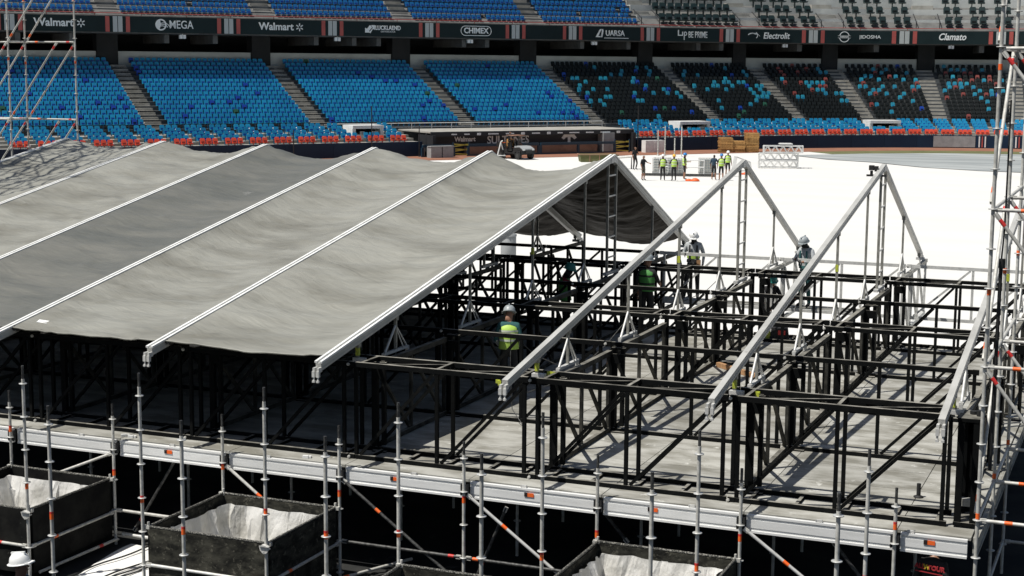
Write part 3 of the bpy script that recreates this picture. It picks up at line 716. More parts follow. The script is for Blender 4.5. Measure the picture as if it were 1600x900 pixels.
member('diagonal_brace', (GX[3]+.55, -.3, -.45), (GX[3]+.02, -.3, -1.7), 'dim steep brace below the deck near the third crate', GB, 'galvanised_dark', tapes=(.7,))
member('diagonal_brace', (GX[2]-.35, .2, -.3), (GX[2]+.2, .2, -.9), 'thin dim brace left of the lower right crate', GB, 'galvanised_dark')
member('diagonal_brace', (GX[1]+1.2, -.2, -.4), (GX[0]-.1, -.2, -1.3), 'thin dim brace near the right corner below deck', GB, 'galvanised_dark')
LG = 'horizontal scaffold ledgers before the deck'  # dim ledgers coloured dark for deck shade, bright ones pale for sun
for j, (jj, lab) in enumerate(((6, 'ledger along the right side of the left crate'), (4, 'ledger along the right side of the second crate'), (5, 'ledger along the left side of the second crate'))):
    member('ledger', (GX[jj], -2.62, -1.22), (GX[jj], -.66, -1.22), 'grey '+lab, LG, tapes=(.25,))
member('ledger', (GX[7]+.05, -2.66, -1.22), (GX[6]-.08, -2.66, -1.22), 'grey ledger across the front of the left crate, orange tape', LG, tapes=(.72,))
member('ledger', (GX[5]+.03, -2.66, -1.22), (GX[4]-.08, -2.66, -1.22), 'bright ledger across the front of the second crate', LG, 'aluminium', tapes=(.9,))
member('ledger', (GX[6]+.05, -.6, -1.19), (GX[5]-.05, -.6, -1.19), 'grey ledger between left and second crate under deck', LG)
member('ledger', (GX[4]+.05, -.6, -1.19), (GX[3]-.05, -.6, -1.19), 'dim ledger under the deck right of the second crate', LG, 'galvanised_dark', tapes=(.9,))
member('ledger', (GX[3]+.05, -.6, -1.19), (GX[2]-.05, -.6, -1.19), 'dim ledger under the deck left of the lower right crate', LG, 'galvanised_dark', tapes=(.05,))
member('ledger', (GX[6]+.1, -.55, -1.6), (GX[5]-.3, -.55, -1.6), 'bright low ledger near the ground behind the white sheet', LG, 'aluminium')
member('loose_tube', (GX[6]+.02, -2.5, -1.66), (GX[6]+.1, -.7, -1.64), 'loose tube lying on the ground beside the left crate', LG, tapes=(.75,), heads=False)
member('loose_tube', (GX[4]+.15, -1.0, -1.66), (GX[4]+.75, .35, -1.66), 'loose tube with red tape lying in the dark below deck', LG, 'galvanised', tapes=(.1,), heads=False)
member('loose_tube', (GX[4]+.1, -1.1, -1.68), (GX[3]-.4, -1.05, -1.68), 'white tube lying on the ground right of the second crate', LG, 'white_paint', heads=False)

# ------------------------------------------------------------------ lined crates between the standards
def crate(x0, x1, y0, y1, ztop, zbot, m, label, seed, rise=.32):
    o = thing('lined_crate', label, 'crate', ((x0+x1)/2, (y0+y1)/2, zbot), 0, 'black crates hung between the scaffold posts')
    w, d, h = x1-x0, y1-y0, ztop-zbot; t = .045; rr = random.Random(seed)
    def wob(mb, a, b, z0, z1, nrm):
        n = 24; a = Vector(a); b = Vector(b); nrm = Vector(nrm); vs = []; fs = []
        for i in range(n+1):
            for k, (zz, off) in enumerate(((z0, -t/2), (z1, -t/2), (z1, t/2), (z0, t/2))):
                q = a.lerp(b, i/n)+nrm*(off+.012*noise.noise(Vector((i*.4+seed, zz*3, k*.1))))
                q.z = zz+(.012*noise.noise(Vector((i*.9+seed*3, k, 0))) if zz == z1 else 0); vs.append(q)
        for i in range(n):
            for k in range(4): fs.append((i*4+k, i*4+(k+1) % 4, i*4+4+(k+1) % 4, i*4+4+k))
        fs += [(0, 1, 2, 3), (n*4+3, n*4+2, n*4+1, n*4)]
        mb.add(vs, fs)
    for a, b, nrm in (((-w/2, -d/2, 0), (w/2, -d/2, 0), (0, 1, 0)), ((-w/2, d/2, 0), (w/2, d/2, 0), (0, 1, 0)), ((-w/2, -d/2+t, 0), (-w/2, d/2-t, 0), (1, 0, 0)), ((w/2, -d/2+t, 0), (w/2, d/2-t, 0), (1, 0, 0))):
        mb = MB(); wob(mb, a, b, 0, h, nrm); mb.build('side_panel', m, o)
    rim = MB(); k = [(-w/2, -d/2, h+.02), (w/2, -d/2, h+.02), (w/2, d/2, h+.02), (-w/2, d/2, h+.02), (-w/2, -d/2, h+.02)]
    rim.path(k, .02, 8); rim.build('rim_tube', 'frayed_edge', o)
    MB().box((0, 0, .02), (w-.1, d-.1, .04)).build('floor_panel', m, o)
    # crumpled liner
    lin_ = MB(); n = 34; vs = []; fs = []
    for j in range(n+1):
        for i in range(n+1):
            u, v = i/n*2-1, j/n*2-1; e = max(abs(u), abs(v))
            x, y = u*(w/2-.06), v*(d/2-.06)
            wall = max(0, (e-.82)/.18)
            z = .1+wall**1.3*(h-.2-.02)
            sh = 1-wall*.06
            p = Vector((u*2.2+seed, v*2.2, 0))
            ridge = 1-abs(noise.noise(p*1.3))*2
            z += .16*ridge*(1-wall*.6)+.1*(1-abs(noise.noise(p*2.9))*2)+(rise*.5*max(0, noise.noise(p*.7)))*(1-wall)
            x += .2*(.5-abs(noise.noise(p*1.3+Vector((5, 0, 3)))))*(1 if wall else .5)*(-1 if u > 0 else 1); y += .2*(.5-abs(noise.noise(p*1.3+Vector((9, 0, 0)))))*(1 if wall else .5)*(-1 if v > 0 else 1)
            vs.append((max(-w/2+.055, min(w/2-.055, x)), max(-d/2+.055, min(d/2-.055, y)), min(z, h-.1)))
    for j in range(n):
        for i in range(n): a = j*(n+1)+i; fs.append((a, a+1, a+n+2, a+n+1))
    lin_.add(vs, fs); lin_.build('liner', 'liner_white', o)
    for sx, sy in ((-1, -1), (1, -1), (1, 1), (-1, 1)):
        MB().box((sx*(w/2+.02), sy*(d/2+.0), h+.01), (.1, .05, .05)).tube((sx*(w/2), sy*d/2, h-.03), (sx*(w/2), sy*d/2, h+.09), .018, 8).build('corner_coupler', 'galvanised', o)
    return o
def flap(x, y, label):
    mb = MB(); n = 6
    mb.prism([(-.085, .0), (-.07, -.06), (-.02, -.11), (.03, -.1), (.07, -.05), (.08, .0)], 'y', -.006, .006); mb.prism([(-.07, .0), (-.03, .025), (.03, .02), (.07, 0)], 'y', -.03, .03)
    mb.build('liner_flap', 'liner_white', None, (x, y, -.68), label=label, cat='cloth')
flap(GX[4]-.03, -2.71, 'white cloth flap folded over the near corner of the second crate')
flap(GX[6]-.03, -2.71, 'white cloth flap folded over the near corner of the left crate')
cg = .04
crate(GX[5]+cg, GX[4]-cg, -2.62, -.66, -.68, -1.66, 'crate_worn', 'worn black crate with crumpled white liner, second from left', 3)
crate(GX[7]+cg, GX[6]-cg, -2.62, -.66, -.68, -1.66, 'crate_black', 'black crate with white liner at the left edge', 8)
crate(GX[2]+cg, GX[1]-cg, -2.62, -.66, -.68, -1.66, 'crate_worn', 'worn black crate with crumpled white liner at lower right', 14)
crate(GX[3]+cg, GX[2]-cg, -4.62, -2.72, -.68, -1.66, 'crate_worn', 'black crate mostly below the picture edge, only its back rim showing', 21)
# white sheets and cables on the ground at lower left
ws = MB(); n = 20
for j in range(n+1):
    for i in range(n+1):
        x = GX[6]+.35+i/n*1.75; y = -3.3+j/n*2.75; ws.v.append((x+.1*math.sin(y*2), y, GZ-.03+.02*noise.noise(Vector((x*2, y*2, 0)))))
for j in range(n):
    for i in range(n): a = j*(n+1)+i; ws.f.append((a, a+1, a+n+2, a+n+1)); ws.m.append(0); ws.sm.append(True)
ws.build('ground_sheet', 'sheet_white', None, label='white sheet spread on the ground between the two left crates', cat='sheet')
for k in range(4):
    pts = [V(-12.6+(.0, .5, .62, .72)[k]+.025*i+.025*math.sin(i*.9+k), -2.6+i*.17, GZ+.004) for i in range(14)]
    MB().path(pts, .013, 6).build('cable', 'black_rubber', None, label='black cable on the white ground sheet, %s from the left' % ORD[k], cat='cable', group='cables on the ground sheet')

# ------------------------------------------------------------------ black truss grid
TZ = 1.43
BAY = 3.0
FX = [-BAY*k for k in range(12)]               # roof frame positions, 0 = right end
C1, VW = .074, .052
def tr_chord(mb, y, z, x0=.02, x1=2.98):
    mb.box(((x0+x1)/2, y, z), (x1-x0, C1*.8, C1))
def cross_bolt(mb, x, y, z): mb.tube((x, y-.062, z), (x, y-.035, z), .022, 8)
def xtruss(fr, y0, y1, m, label, grp, lace=True, zb=0.):
    """truss between frame fr+1 (left) and frame fr (right)"""
    o = thing('steel_truss', label, 'truss', (FX[fr+1], 0, 0), 0, grp)
    ys = [y0] if y1 is None else [y0, y1]
    for y in ys:
        for z, nm in ((TZ, 'top_chord'), (zb, 'bottom_chord')):
            link(nm, shared('chord|x%s' % m, lambda q: (tr_chord(q, 0, 0), q.box((.06, -.01, 0), (.1, .055, .086)), q.box((2.94, -.01, 0), (.09, .055, .086))), m), o, (0, y, z))
            if y == ys[0]: link('joint_bolt', shared('bolt', lambda q: q.tube((0, -.06, 0), (0, -.03, 0), .024, 10).tube((0, -.075, 0), (0, -.06, 0), .012, 8), 'galvanised'), o, (.02, y, z))
        for x in (.13, 1.5, 2.92):
            link('post', shared('post|%s%.2f' % (m, zb), lambda q: q.box((0, 0, (TZ+zb)/2), (VW, VW, TZ-zb-C1)), m), o, (x, y, 0))
        for x0, x1 in ((.2, 1.44), (1.57, 2.86)):
            link('diagonal', shared('xdiag|%s%.2f%.2f' % (m, x0, zb), lambda q: q.bar((0, 0, zb+.045), (x1-x0, 0, TZ-.045), VW, VW*.9), m), o, (x0, y, 0))
    if y1 is not None:
        d = y1-y0-.075
        for x in (.22, 1.5, 2.85):
            link('cross_bar', shared('cross|%s%.2f' % (m, d), lambda q: q.box((0, 0, 0), (.05, d, .05)), m), o, (x, (y0+y1)/2, TZ+.012))
        for x in (.3, .95, 1.62, 2.3, 2.85):
            link('bottom_rung', shared('cross|%s%.2f' % (m, d), lambda q: q.box((0, 0, 0), (.05, d, .05)), m), o, (x, (y0+y1)/2, zb-.01))
        for xa, xb in ((.25, 1.46), (1.54, 2.82)):
            link('lacing_bar', shared('lace|%s%.2f%.2f' % (m, xa, d), lambda q: q.bar((0, -d/2, 0), (xb-xa, d/2, 0), .035, .035), m), o, (xa, (y0+y1)/2, TZ-.01))
    return o
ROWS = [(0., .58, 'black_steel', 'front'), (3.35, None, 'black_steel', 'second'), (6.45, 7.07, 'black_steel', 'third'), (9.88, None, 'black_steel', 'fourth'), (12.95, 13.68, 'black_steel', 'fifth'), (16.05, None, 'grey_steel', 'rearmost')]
bayname = ['in the last bay at the right end', 'in the second bay from the right', 'in the third bay, beside the tarp edge'] + ['under the tarp, %s bay from its open end' % ORD[k] for k in range(8)]
for ri, (y0, y1, m, nm) in enumerate(ROWS):
    for fr in range(0, 8):
        mm = m if not (ri == 5 and fr >= 3) else 'black_steel'
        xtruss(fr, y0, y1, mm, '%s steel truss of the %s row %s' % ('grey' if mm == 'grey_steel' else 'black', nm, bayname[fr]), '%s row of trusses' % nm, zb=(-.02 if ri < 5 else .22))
# trusses running back under each roof frame
YG = [(.62, 3.30, 'black_steel'), (3.40, 6.40, 'black_steel'), (7.12, 9.83, 'black_steel'), (9.93, 12.90, 'black_steel'), (13.73, 16.0, 'mix'), (16.1, 18.55, 'mix')]
def ytruss(fr, a, b, m, label, x=.1):
    o = thing('cross_truss', label, 'truss', (FX[fr]+x, a, 0), 0, 'trusses running back under the roof frames')
    L = b-a; bc = m
    link('top_chord', shared('ytop|%s%.2f' % (m, L), lambda q: q.box((0, L/2, 1.29), (.08, L, .082)), 'leg_aluminium' if m == 'mix' else 'worn_lit_steel'), o)
    mm = 'grey_steel' if m == 'mix' else 'worn_lit_steel'
    link('bottom_chord', shared('ybot|%s%.2f' % (mm, L), lambda q: q.box((0, L/2, 0), (.07, L, .072)), mm), o)
    for y in (.06, L/2, L-.06):
        link('post', shared('ypost|%s' % mm, lambda q: q.box((0, 0, .64), (VW, VW, 1.19)), mm), o, (0, y, 0))
    for y0, y1 in ((.14, L/2-.06), (L/2+.06, L-.14)):
        link('diagonal', shared('ydiag|%s%.2f' % (mm, y1-y0), lambda q: q.bar((0, 0, 1.2), (0, y1-y0, .05), VW*.9, VW, up=(1, 0, 0)), mm), o, (0, y0, 0))
    return o
frname = ['at the right end'] + ['under the %s roof frame from the right' % ORD[k] for k in range(1, 10)]
gapname = ['front gap', 'second gap', 'third gap', 'fourth gap', 'fifth gap', 'rear gap']
for fr in range(0, 9):
    for gi, (a, b, m) in enumerate(YG):
        if m == 'mix' and fr > 2: m = 'black_steel'
        ytruss(fr, a, b, m, '%s truss running back %s, %s between rows' % ('grey' if m == 'mix' else 'black', frname[fr], gapname[gi]))
# heavy columns where trusses meet
for fr in range(0, 8):
    for ri, (y0, y1, m, nm) in enumerate(ROWS[:5]):
        yy = (y1 if y1 is not None else y0)
        o = thing('truss_column', 'black double column %s at the %s truss row' % (frname[fr], nm), 'column', (FX[fr]+.26, yy-.02, DZ), 0, 'columns where the trusses meet')
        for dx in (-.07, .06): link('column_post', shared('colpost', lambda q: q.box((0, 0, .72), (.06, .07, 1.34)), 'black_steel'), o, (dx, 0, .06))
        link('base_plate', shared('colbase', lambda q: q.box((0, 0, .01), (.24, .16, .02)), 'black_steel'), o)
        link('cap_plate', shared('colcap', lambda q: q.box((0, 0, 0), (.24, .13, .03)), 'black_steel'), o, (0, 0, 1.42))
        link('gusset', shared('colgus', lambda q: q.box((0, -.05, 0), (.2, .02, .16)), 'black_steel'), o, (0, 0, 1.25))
# boxy end column at the right front corner
o = thing('truss_column', 'wide black end column at the front right deck corner', 'column', (.22, .2, DZ), 0)
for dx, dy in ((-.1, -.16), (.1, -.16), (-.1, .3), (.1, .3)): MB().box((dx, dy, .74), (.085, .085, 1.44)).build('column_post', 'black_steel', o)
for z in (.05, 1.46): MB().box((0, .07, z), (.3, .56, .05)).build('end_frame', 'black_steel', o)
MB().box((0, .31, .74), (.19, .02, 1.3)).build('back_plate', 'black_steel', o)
MB().box((-.02, .02, .3), (.12, .1, .1)).build('clamp', 'galvanised', o)
MB().tube((.02, .1, 1.49), (.02, .1, 1.53), .05, 10).tube((.1, .0, 1.49), (.1, 0, 1.56), .035, 10).build('cap_clamp', 'black_rubber', o)

# ------------------------------------------------------------------ aluminium roof frames
YA, ZA = 12.45, 4.0
YF, ZF = -.88, 1.585
YR, ZR = 18.6, 1.46
def ztop(y): return ZF+(ZA-ZF)*(y-YF)/(YA-YF) if y <= YA else ZA+(ZR-ZA)*(y-YA)/(YR-YA)
LEGS = [.36, 1.66, 4.63, 7.66, 10.66, 15.5, 18.25]
RW, RH = .088, .118
def make_frame(fr, covered):
    o = thing('roof_frame', '', 'roof frame', (FX[fr]-.03, 0, 0), 0, 'aluminium gable roof frames')
    for (ya, za), (yb, zb), nm in (((YF, ZF), (YA, ZA), 'front_rafter'), ((YA, ZA), (YR, ZR), 'rear_rafter')):
        p = MB(); d = Vector((0, yb-ya, zb-za)).normalized(); nrm = Vector((0, -d.z, d.y))
        a = Vector((0, ya, za))-nrm*RH/2; b = Vector((0, yb, zb))-nrm*RH/2
        key = nm+('c' if covered else '')
        r = link(nm, shared(nm+'|r', lambda q: (q.bar(a, b, RW, RH), q.bar(a-nrm*.02, b-nrm*.02, RW+.012, .012)), 'rafter_aluminium'), o)
        if covered:
            for dx in (-.042, .042): link('keder_strip', shared('%s|k%.2f' % (nm, dx), lambda q: q.bar(a+nrm*(RH/2+.016)+Vector((dx, 0, 0)), b+nrm*(RH/2+.016)+Vector((dx, 0, 0)), .04, .03), 'white_keder'), r)
    link('ridge_plate', shared('ridgeplate', lambda q: q.prism([(YA-.22, ZA-.06), (YA, ZA-.02), (YA+.2, ZA-.1), (YA+.2, ZA-.2), (YA, ZA-.14), (YA-.22, ZA-.17)], 'x', -RW/2-.008, RW/2+.008), 'aluminium'), o)
    for y in LEGS:
        zt = ztop(y)-RH*1.0
        l = link('leg', shared('leg|%.2f' % y, lambda q: q.box((0, y, (1.36+zt)/2), (.042, .042, zt-1.36)).box((0, y, zt-.02), (.075, .09, .1)), 'leg_aluminium'), o)
        if zt-1.36 > .45:
            link('foot_brace', shared('footbrace', lambda q: (q.tube((0, -.38, .05), (0, -.01, .44), .021, 8), q.tube((0, .4, .05), (0, .01, .44), .013, 8), q.tube((.03, .22, .05), (.01, 0, .4), .011, 8)), 'aluminium'), l, (0, y, 1.33))
            link('foot_bar', shared('footbar', lambda q: (q.box((0.0, 0, .03), (.06, .88, .04)), q.box((0, .43, -.02), (.06, .03, .14)), q.box((0, -.43, -.02), (.05, .03, .1))), 'aluminium'), l, (0, y, 1.33))
        else:
            link('foot_bar', shared('footbar2', lambda q: (q.box((0.03, 0, .03), (.2, .09, .06)), q.box((.12, 0, .0), (.03, .07, .12))), 'aluminium'), l, (0, y, 1.4 if y < 1 else 1.33))
        if y in (.36, 7.66): link('yellow_tape', shared('ytape|%.2f' % y, lambda q: q.box((0, y, 0), (.054, .054, .13)), 'tape_yellow'), l, (0, 0, 1.36+.6*(zt-1.36)))
    ld = link('ladder', shared('ladder', lambda q: (q.box((0, YA-.3, (1.36+ztop(YA-.3)-RH)/2), (.05, .05, ztop(YA-.3)-RH-1.36)), q.box((0, YA+.25, (1.36+ztop(YA+.25)-RH)/2), (.05, .05, ztop(YA+.25)-RH-1.36))), 'leg_aluminium'), o)
    for k in range(5): link('rung', shared('rung', lambda q: q.box((0, YA-.025, 0), (.03, .5, .03)), 'aluminium'), ld, (0, 0, 1.72+k*.46))
    link('foot_bar', shared('footbar3', lambda q: (q.box((0, 0, .035), (.09, .9, .06)), q.box((0, .42, -.02), (.07, .03, .14))), 'aluminium'), ld, (0, YA, 1.33))
    # twin fork brackets at both ends
    for yy, zz, sg in ((YF, ZF, -1), (YR, ZR, 1)):
        link('end_bracket', shared('endbr|%d' % sg, lambda q: [(q.box((dx, 0, 0), (.035, .1, .07)), q.box((dx, sg*.04, -.06), (.045, .05, .09)), q.tube((dx, sg*.04, -.1), (dx, sg*.045, -.17), .014, 8), q.box((dx, sg*.045, -.17), (.04, .04, .03))) for dx in (-.035, .035)], 'aluminium'), o, (0, yy+sg*.03, zz-RH*.8))
    return o
fl = ['bare aluminium roof frame at the right end, behind scaffold tower', 'bare aluminium roof frame with black lamp at its ridge, second from right', 'bare aluminium roof frame standing free next to the tarp', 'aluminium roof frame at the open edge of the tarp']
for fr in range(0, 9):
    o = make_frame(fr, fr >= 3)
    o['label'] = fl[fr] if fr < 4 else 'covered roof frame with twin white strips, %s from the open tarp edge' % ORD[fr-3]

# ------------------------------------------------------------------ tarp panels
def soft(a, b, k): 
    m = min(a, b); return m-math.log(math.exp(-k*(a-m))+math.exp(-k*(b-m)))/k
def tarp(fr, m, label, S, seed):
    """sheet between frame fr+1 (left) and fr (right)"""
    nx, ny = 44, 210; x0 = FX[fr+1]-.03+.06; x1 = FX[fr]-.03-.06; y0, y1 = -.52, 18.25
    o = thing('roof_tarp', label, 'tarp', (x0, y0, 0), 0, 'tarp panels over the roof frames')
    mb = MB(); sl = (ZA-ZF)/(YA-YF); sr = (ZA-ZR)/(YR-YA)
    for j in range(ny+1):
        v = j/ny
        for i in range(nx+1):
            t = i/nx; x = x0+(x1-x0)*t
            e = 4*t*(1-t)
            y = y0+(y1-y0)*v
            ye = y
            k = 40-34*min(1, e*1.3)
            z = soft(ZF+sl*(y-YF), ZA-sr*(y-YA), k)+.012
            low = max(0, 1-(y-y0)/2.5)
            tt = t**(1.15+.25*math.sin(seed+y*.35))
            ee = 4*tt*(1-tt)
            z -= S*(.85+.22*math.sin(seed*1.7+y*.4))*(1-.82*low)*ee**.85
            edge = min(1, min(t, 1-t)*9)
            # folds hang like catenaries from strip to strip
            yy = y+1.1*(t-.5)**2*2+.25*math.sin(seed+t*3)
            w = (1-.6*low)*.05*noise.noise(Vector((x*.55+seed*9, yy*2.1, seed)))+.026*noise.noise(Vector((x*1.1+seed*5, yy*5.2, 3+seed)))+.012*noise.noise(Vector((x*2.2, yy*10, 7+seed)))
            # gathers beside the strips
            g = max(0, 1-t*5)+max(0, 1-(1-t)*6)
            w += .05*g*edge*noise.noise(Vector((x*.6, yy*5.5+x*2.5, seed*2)))
            # thin sharp tension creases
            for fq, am, ph in ((1.7, .02, 0.), (3.1, .013, 20.)):
                cr = abs(noise.noise(Vector((x*.35*fq+seed*3+ph, (yy+(.45 if ph else -.2)*t)*fq, seed+ph))))
                w += am*max(0, 1-cr*9)*(1-.5*low)
            z += w*edge
            mb.v.append((x-x0, ye-y0, z))
    for j in range(ny):
        for i in range(nx): a = j*(nx+1)+i; mb.f.append((a, a+1, a+nx+2, a+nx+1)); mb.m.append(0); mb.sm.append(True)
    sh = link('sheet', mb.mesh('sheet', m, False), o)
    hem = MB(); row = [Vector(mb.v[i])+V(0, -.004, -.012) for i in range(0, nx+1, 2)]; hem.path(row, .016, 6); hem.build('hem', m, o)
    fl_ = MB()
    for p, dx in ((row[0], .06), (row[-1], -.06)): fl_.box(p+V(dx*.3, .06, -.02), (.1, .12, .07), rot=Matrix.Rotation(.4*(1 if dx > 0 else -1), 3, 'Y'))
    fl_.build('corner_flap', 'tarp_hem', o)
    return o
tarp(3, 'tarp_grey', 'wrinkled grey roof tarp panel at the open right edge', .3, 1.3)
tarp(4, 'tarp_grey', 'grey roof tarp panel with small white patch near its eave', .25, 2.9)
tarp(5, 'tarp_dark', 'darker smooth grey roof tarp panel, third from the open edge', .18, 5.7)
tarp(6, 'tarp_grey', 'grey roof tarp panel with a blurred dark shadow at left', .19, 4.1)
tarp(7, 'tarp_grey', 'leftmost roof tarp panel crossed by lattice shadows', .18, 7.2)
# white patch lying on a panel
pt = MB(); pz = 1.52
pt.box((0, 0, 0), (.17, .13, .01)); o = pt.build('white_patch', 'white_keder', None, (FX[5]+.38, -.2, ztop(-.2)+.012), label='small white paper patch on the tarp eave at left', cat='patch'); o.rotation_euler = (.18, .12, .3)
# black lamp on the ridge of the second frame
o = thing('ridge_lamp', 'black lamp head clamped near the ridge of the second roof frame', 'lamp', (FX[1]-.2, YA-.5, ZA-.2))
MB().box((0, 0, .14), (.1, .1, .1)).build('housing', 'black_rubber', o); MB().box((.1, 0, .12), (.07, .09, .11)).build('lens_box', 'black_rubber', o)
MB().tube((0, 0, .0), (0, 0, .08), .03, 8).box((.1, 0, -.02), (.4, .05, .04)).build('clamp', 'black_rubber', o)
# timber offcut on the deck
o = MB().bar((0, 0, .05), (1.05, -.92, .05), .09, .09).build('timber_offcut', 'timber', None, (-5.74, 9.63, DZ), label='short brown timber lying on the stage deck between truss rows', cat='timber')
o = thing('deck_spigot', 'small black spigot standing on the deck near the right corner', 'spigot', (-.56, 1.3, DZ)); MB().tube((0, 0, 0), (0, 0, .2), .03, 10).build('pin', 'black_rubber', o); MB().lathe([(.07, 0), (.07, .015), (.03, .03)], n=10).build('plate', 'black_rubber', o)
for k, (x, y, r) in enumerate(((-9.6, -.3, .3), (-13.0, -.28, .7), (-12.85, -.3, .2))):
    MB().box((0, 0, .02), (.09, .05, .04)).box((.06, .02, .015), (.05, .06, .03)).build('paper_scrap', 'white_paint', None, (x, y, DZ), rotz=r, label=['white scrap on the deck edge before the tarp eave', 'white scrap on the deck edge at far left', 'small white scrap beside another on the left deck edge'][k], cat='scrap')
# yellow tie tags
for k, (x, y, z) in enumerate(((-6.45, -.06, 1.4), (-6.9, 3.3, 1.43), (-9.0, 6.4, 1.42), (-5.85, .55, 1.46), (-2.75, .52, 1.44))):
    MB().box((0, -.02, 0), (.13 if k > 2 else .07, .012, .055)).box((.03, -.03, -.02), (.05, .012, .07)).build('yellow_tag', 'tape_yellow', None, (x, y-.05, z-.01), label=['yellow tie on the front top chord left of the free frame', 'yellow tie on the second row top chord', 'yellow tie on the third row top chord beside the tarp', 'pale yellow label on the front truss far chord', 'pale yellow label on the front truss near the second frame'][k], cat='tag')
# loose cables hanging in the grid
def cable(pts, label, r=.008): MB().path([Vector(p) for p in pts], r, 6).build('hanging_cable', 'galvanised_dark', None, label=label, cat='cable')
cable([(-7.7, 3.36, 1.4), (-7.68, 3.3, .8), (-7.6, 3.2, .2), (-7.3, 3.0, DZ+.01)], 'thin cable hanging from the second truss row beside the tarp')
cable([(-7.6, 3.36, 1.4), (-7.3, 3.5, 1.1), (-6.9, 3.7, .9)], 'thin slack cable swinging right of the hanging cable')
cable([(-6.6, 6.5, 1.4), (-6.9, 6.0, .9), (-7.3, 5.2, .4), (-7.9, 4.4, .2)], 'pale cable drooping between second and third rows')
cable([(-6.9, 14.5, 1.25), (-7.3, 14.2, .8), (-7.9, 13.9, .5), (-8.6, 13.7, .45)], 'cable drooping behind the fifth truss row near the workers')

# ------------------------------------------------------------------ scaffold towers
def tower(name, label, xs, ys, z0, z1, lev, diags, grp=None, posts=None, m='galvanised', ring0=.25, extra=()):
    o = thing(name, label, 'scaffold tower', (xs[0], ys[0], z0), 0, grp); base = Vector((xs[0], ys[0], z0))
    pp = posts or [(x, y) for x in xs for y in ys]
    H = z1-z0
    for (x, y) in pp:
        q = Vector((x, y, z0))-base
        p = link('post', shared('tpost|%.2f' % H, lambda k: k.tube((0, 0, 0), (0, 0, H), .0242, 12), m), o, q)
        z = ring0
        while z > z0+.5: z -= .5
        while z < z1:
            link('rosette', shared('rosette', rosette, 'rosette_zinc'), p, (0, 0, z-z0)); z += .5
        for zt in (2.9, 5.7, .0, 7.4):
            if z0 < zt < z1: link('tape_band', shared('tape', lambda k: 0, 'tag_orange'), p, (0, 0, zt-z0+.37*((x*3+y) % 1)))
    def tb(a, b, nm, tp=()):
        a = Vector(a)-base; b = Vector(b)-base; u = (b-a).normalized(); t = MB().tube(a, b, .0242, 10).bar(a, a+u*.08, .038, .055).bar(b-u*.08, b, .038, .055).build(nm, m, o)
        for f, mm in tp: q = a.lerp(b, f); MB().tube(q, q+u*.1, .0262, 10).build('tape_band', mm, t)
    for z in lev:
        if z0 <= z < z1:
            for y in ys:
                for xa, xb in zip(xs[:-1], xs[1:]): tb((xa+.03, y, z), (xb-.03, y, z), 'ledger', ((.2, 'tag_orange'), (.85, 'tape_red')))
            for x in xs:
                for ya, yb in zip(ys[:-1], ys[1:]): tb((x, ya+.03, z), (x, yb-.03, z), 'transom')
    for a, b in diags: tb(a, b, 'diagonal', ((.06, 'tag_orange'), (.92, 'tape_red')))
    for a, b in extra: tb(a, b, 'diagonal')
    return o
XR = [.44, 2.01]; YRr = [-.6, 1.47, 3.54]
levR = [.25, 2.25, 4.24, 6.23, 8.2]
dR = []
for z in (.25, 2.25, 4.24, 6.23):
    dR.append(((2.0, -.63, z), (.47, -.63, z+1.95)) if True else None)
    dR.append(((.41, -.55, z+.08), (.41, 1.42, z+1.95)))
    dR.append(((2.0, 1.44, z), (.47, 1.44, z+1.95)))
tower('scaffold_tower', 'tall grey scaffold tower at the right picture edge', XR, YRr, GZ, 10.2, levR+[-1.2], dR, ring0=.25)
MB().path([V(.58, -.5, 5.6), V(.58, -.5, 4.0), V(.56, -.5, 3.6)], .012, 6).tube((.56, -.5, 3.6), (.55, -.5, .9), .024, 8).tube((.57, -.5, 3.62), (.57, -.5, 3.5), .04, 8).build('black_strap', 'black_rubber', None, label='black hanging strap beside the right scaffold tower post', cat='strap')
# left tower beyond the ridge, and its neighbour out of view to the left that throws the lattice shadow on the tarp
def px_tower(): pass
LT = [2.4, 4.42, 6.53, 8.6]
dl = []
for za, zb in ((.4, 2.4), (2.42, 4.4), (4.45, 6.5), (6.55, 8.6)):
    for y in (13.77, 14.53):
        dl += [((-28.63, y, za), (-27.0, y, zb)), ((-26.94, y, za), (-25.31, y, zb))]
tower('scaffold_tower', 'grey scaffold tower rising behind the tarp at upper left', [-28.66, -26.97, -25.28], [14.5], GZ, 9.5, LT, dl, posts=[(-28.66, 14.5), (-26.97, 14.5), (-25.28, 14.5), (-26.97, 13.8)], ring0=.63, extra=[((-26.97, 13.83, z), (-26.97, 14.47, z)) for z in LT]+[((-28.6, 13.8, z), (-27.0, 13.8, z)) for z in (4.42,)])
xs_l, ys_l = [-27.6, -26.25, -24.9], [4.6, 6.6, 8.6, 10.4]
dl = []
for z in (4.6, 6.6, 8.6, 10.6, 12.6):
    for y in ys_l: dl += [((-27.57, y-.03, z), (-26.28, y-.03, z+1.95)), ((-26.22, y-.03, z+1.95), (-24.93, y-.03, z))]
    for x in xs_l:
        for ya, yb in zip(ys_l[:-1], ys_l[1:]): dl.append(((x-.03, ya+.03, z), (x-.03, yb-.03, z+1.95)))
tower('scaffold_tower', 'grey scaffold tower standing just left of the picture', xs_l, ys_l, GZ, 15, [2.6, 4.6, 6.6, 8.6, 10.6, 12.6, 14.6], dl, ring0=.6)

# ------------------------------------------------------------------ things on the field
def at(x, y): return V(x, y, GZ)
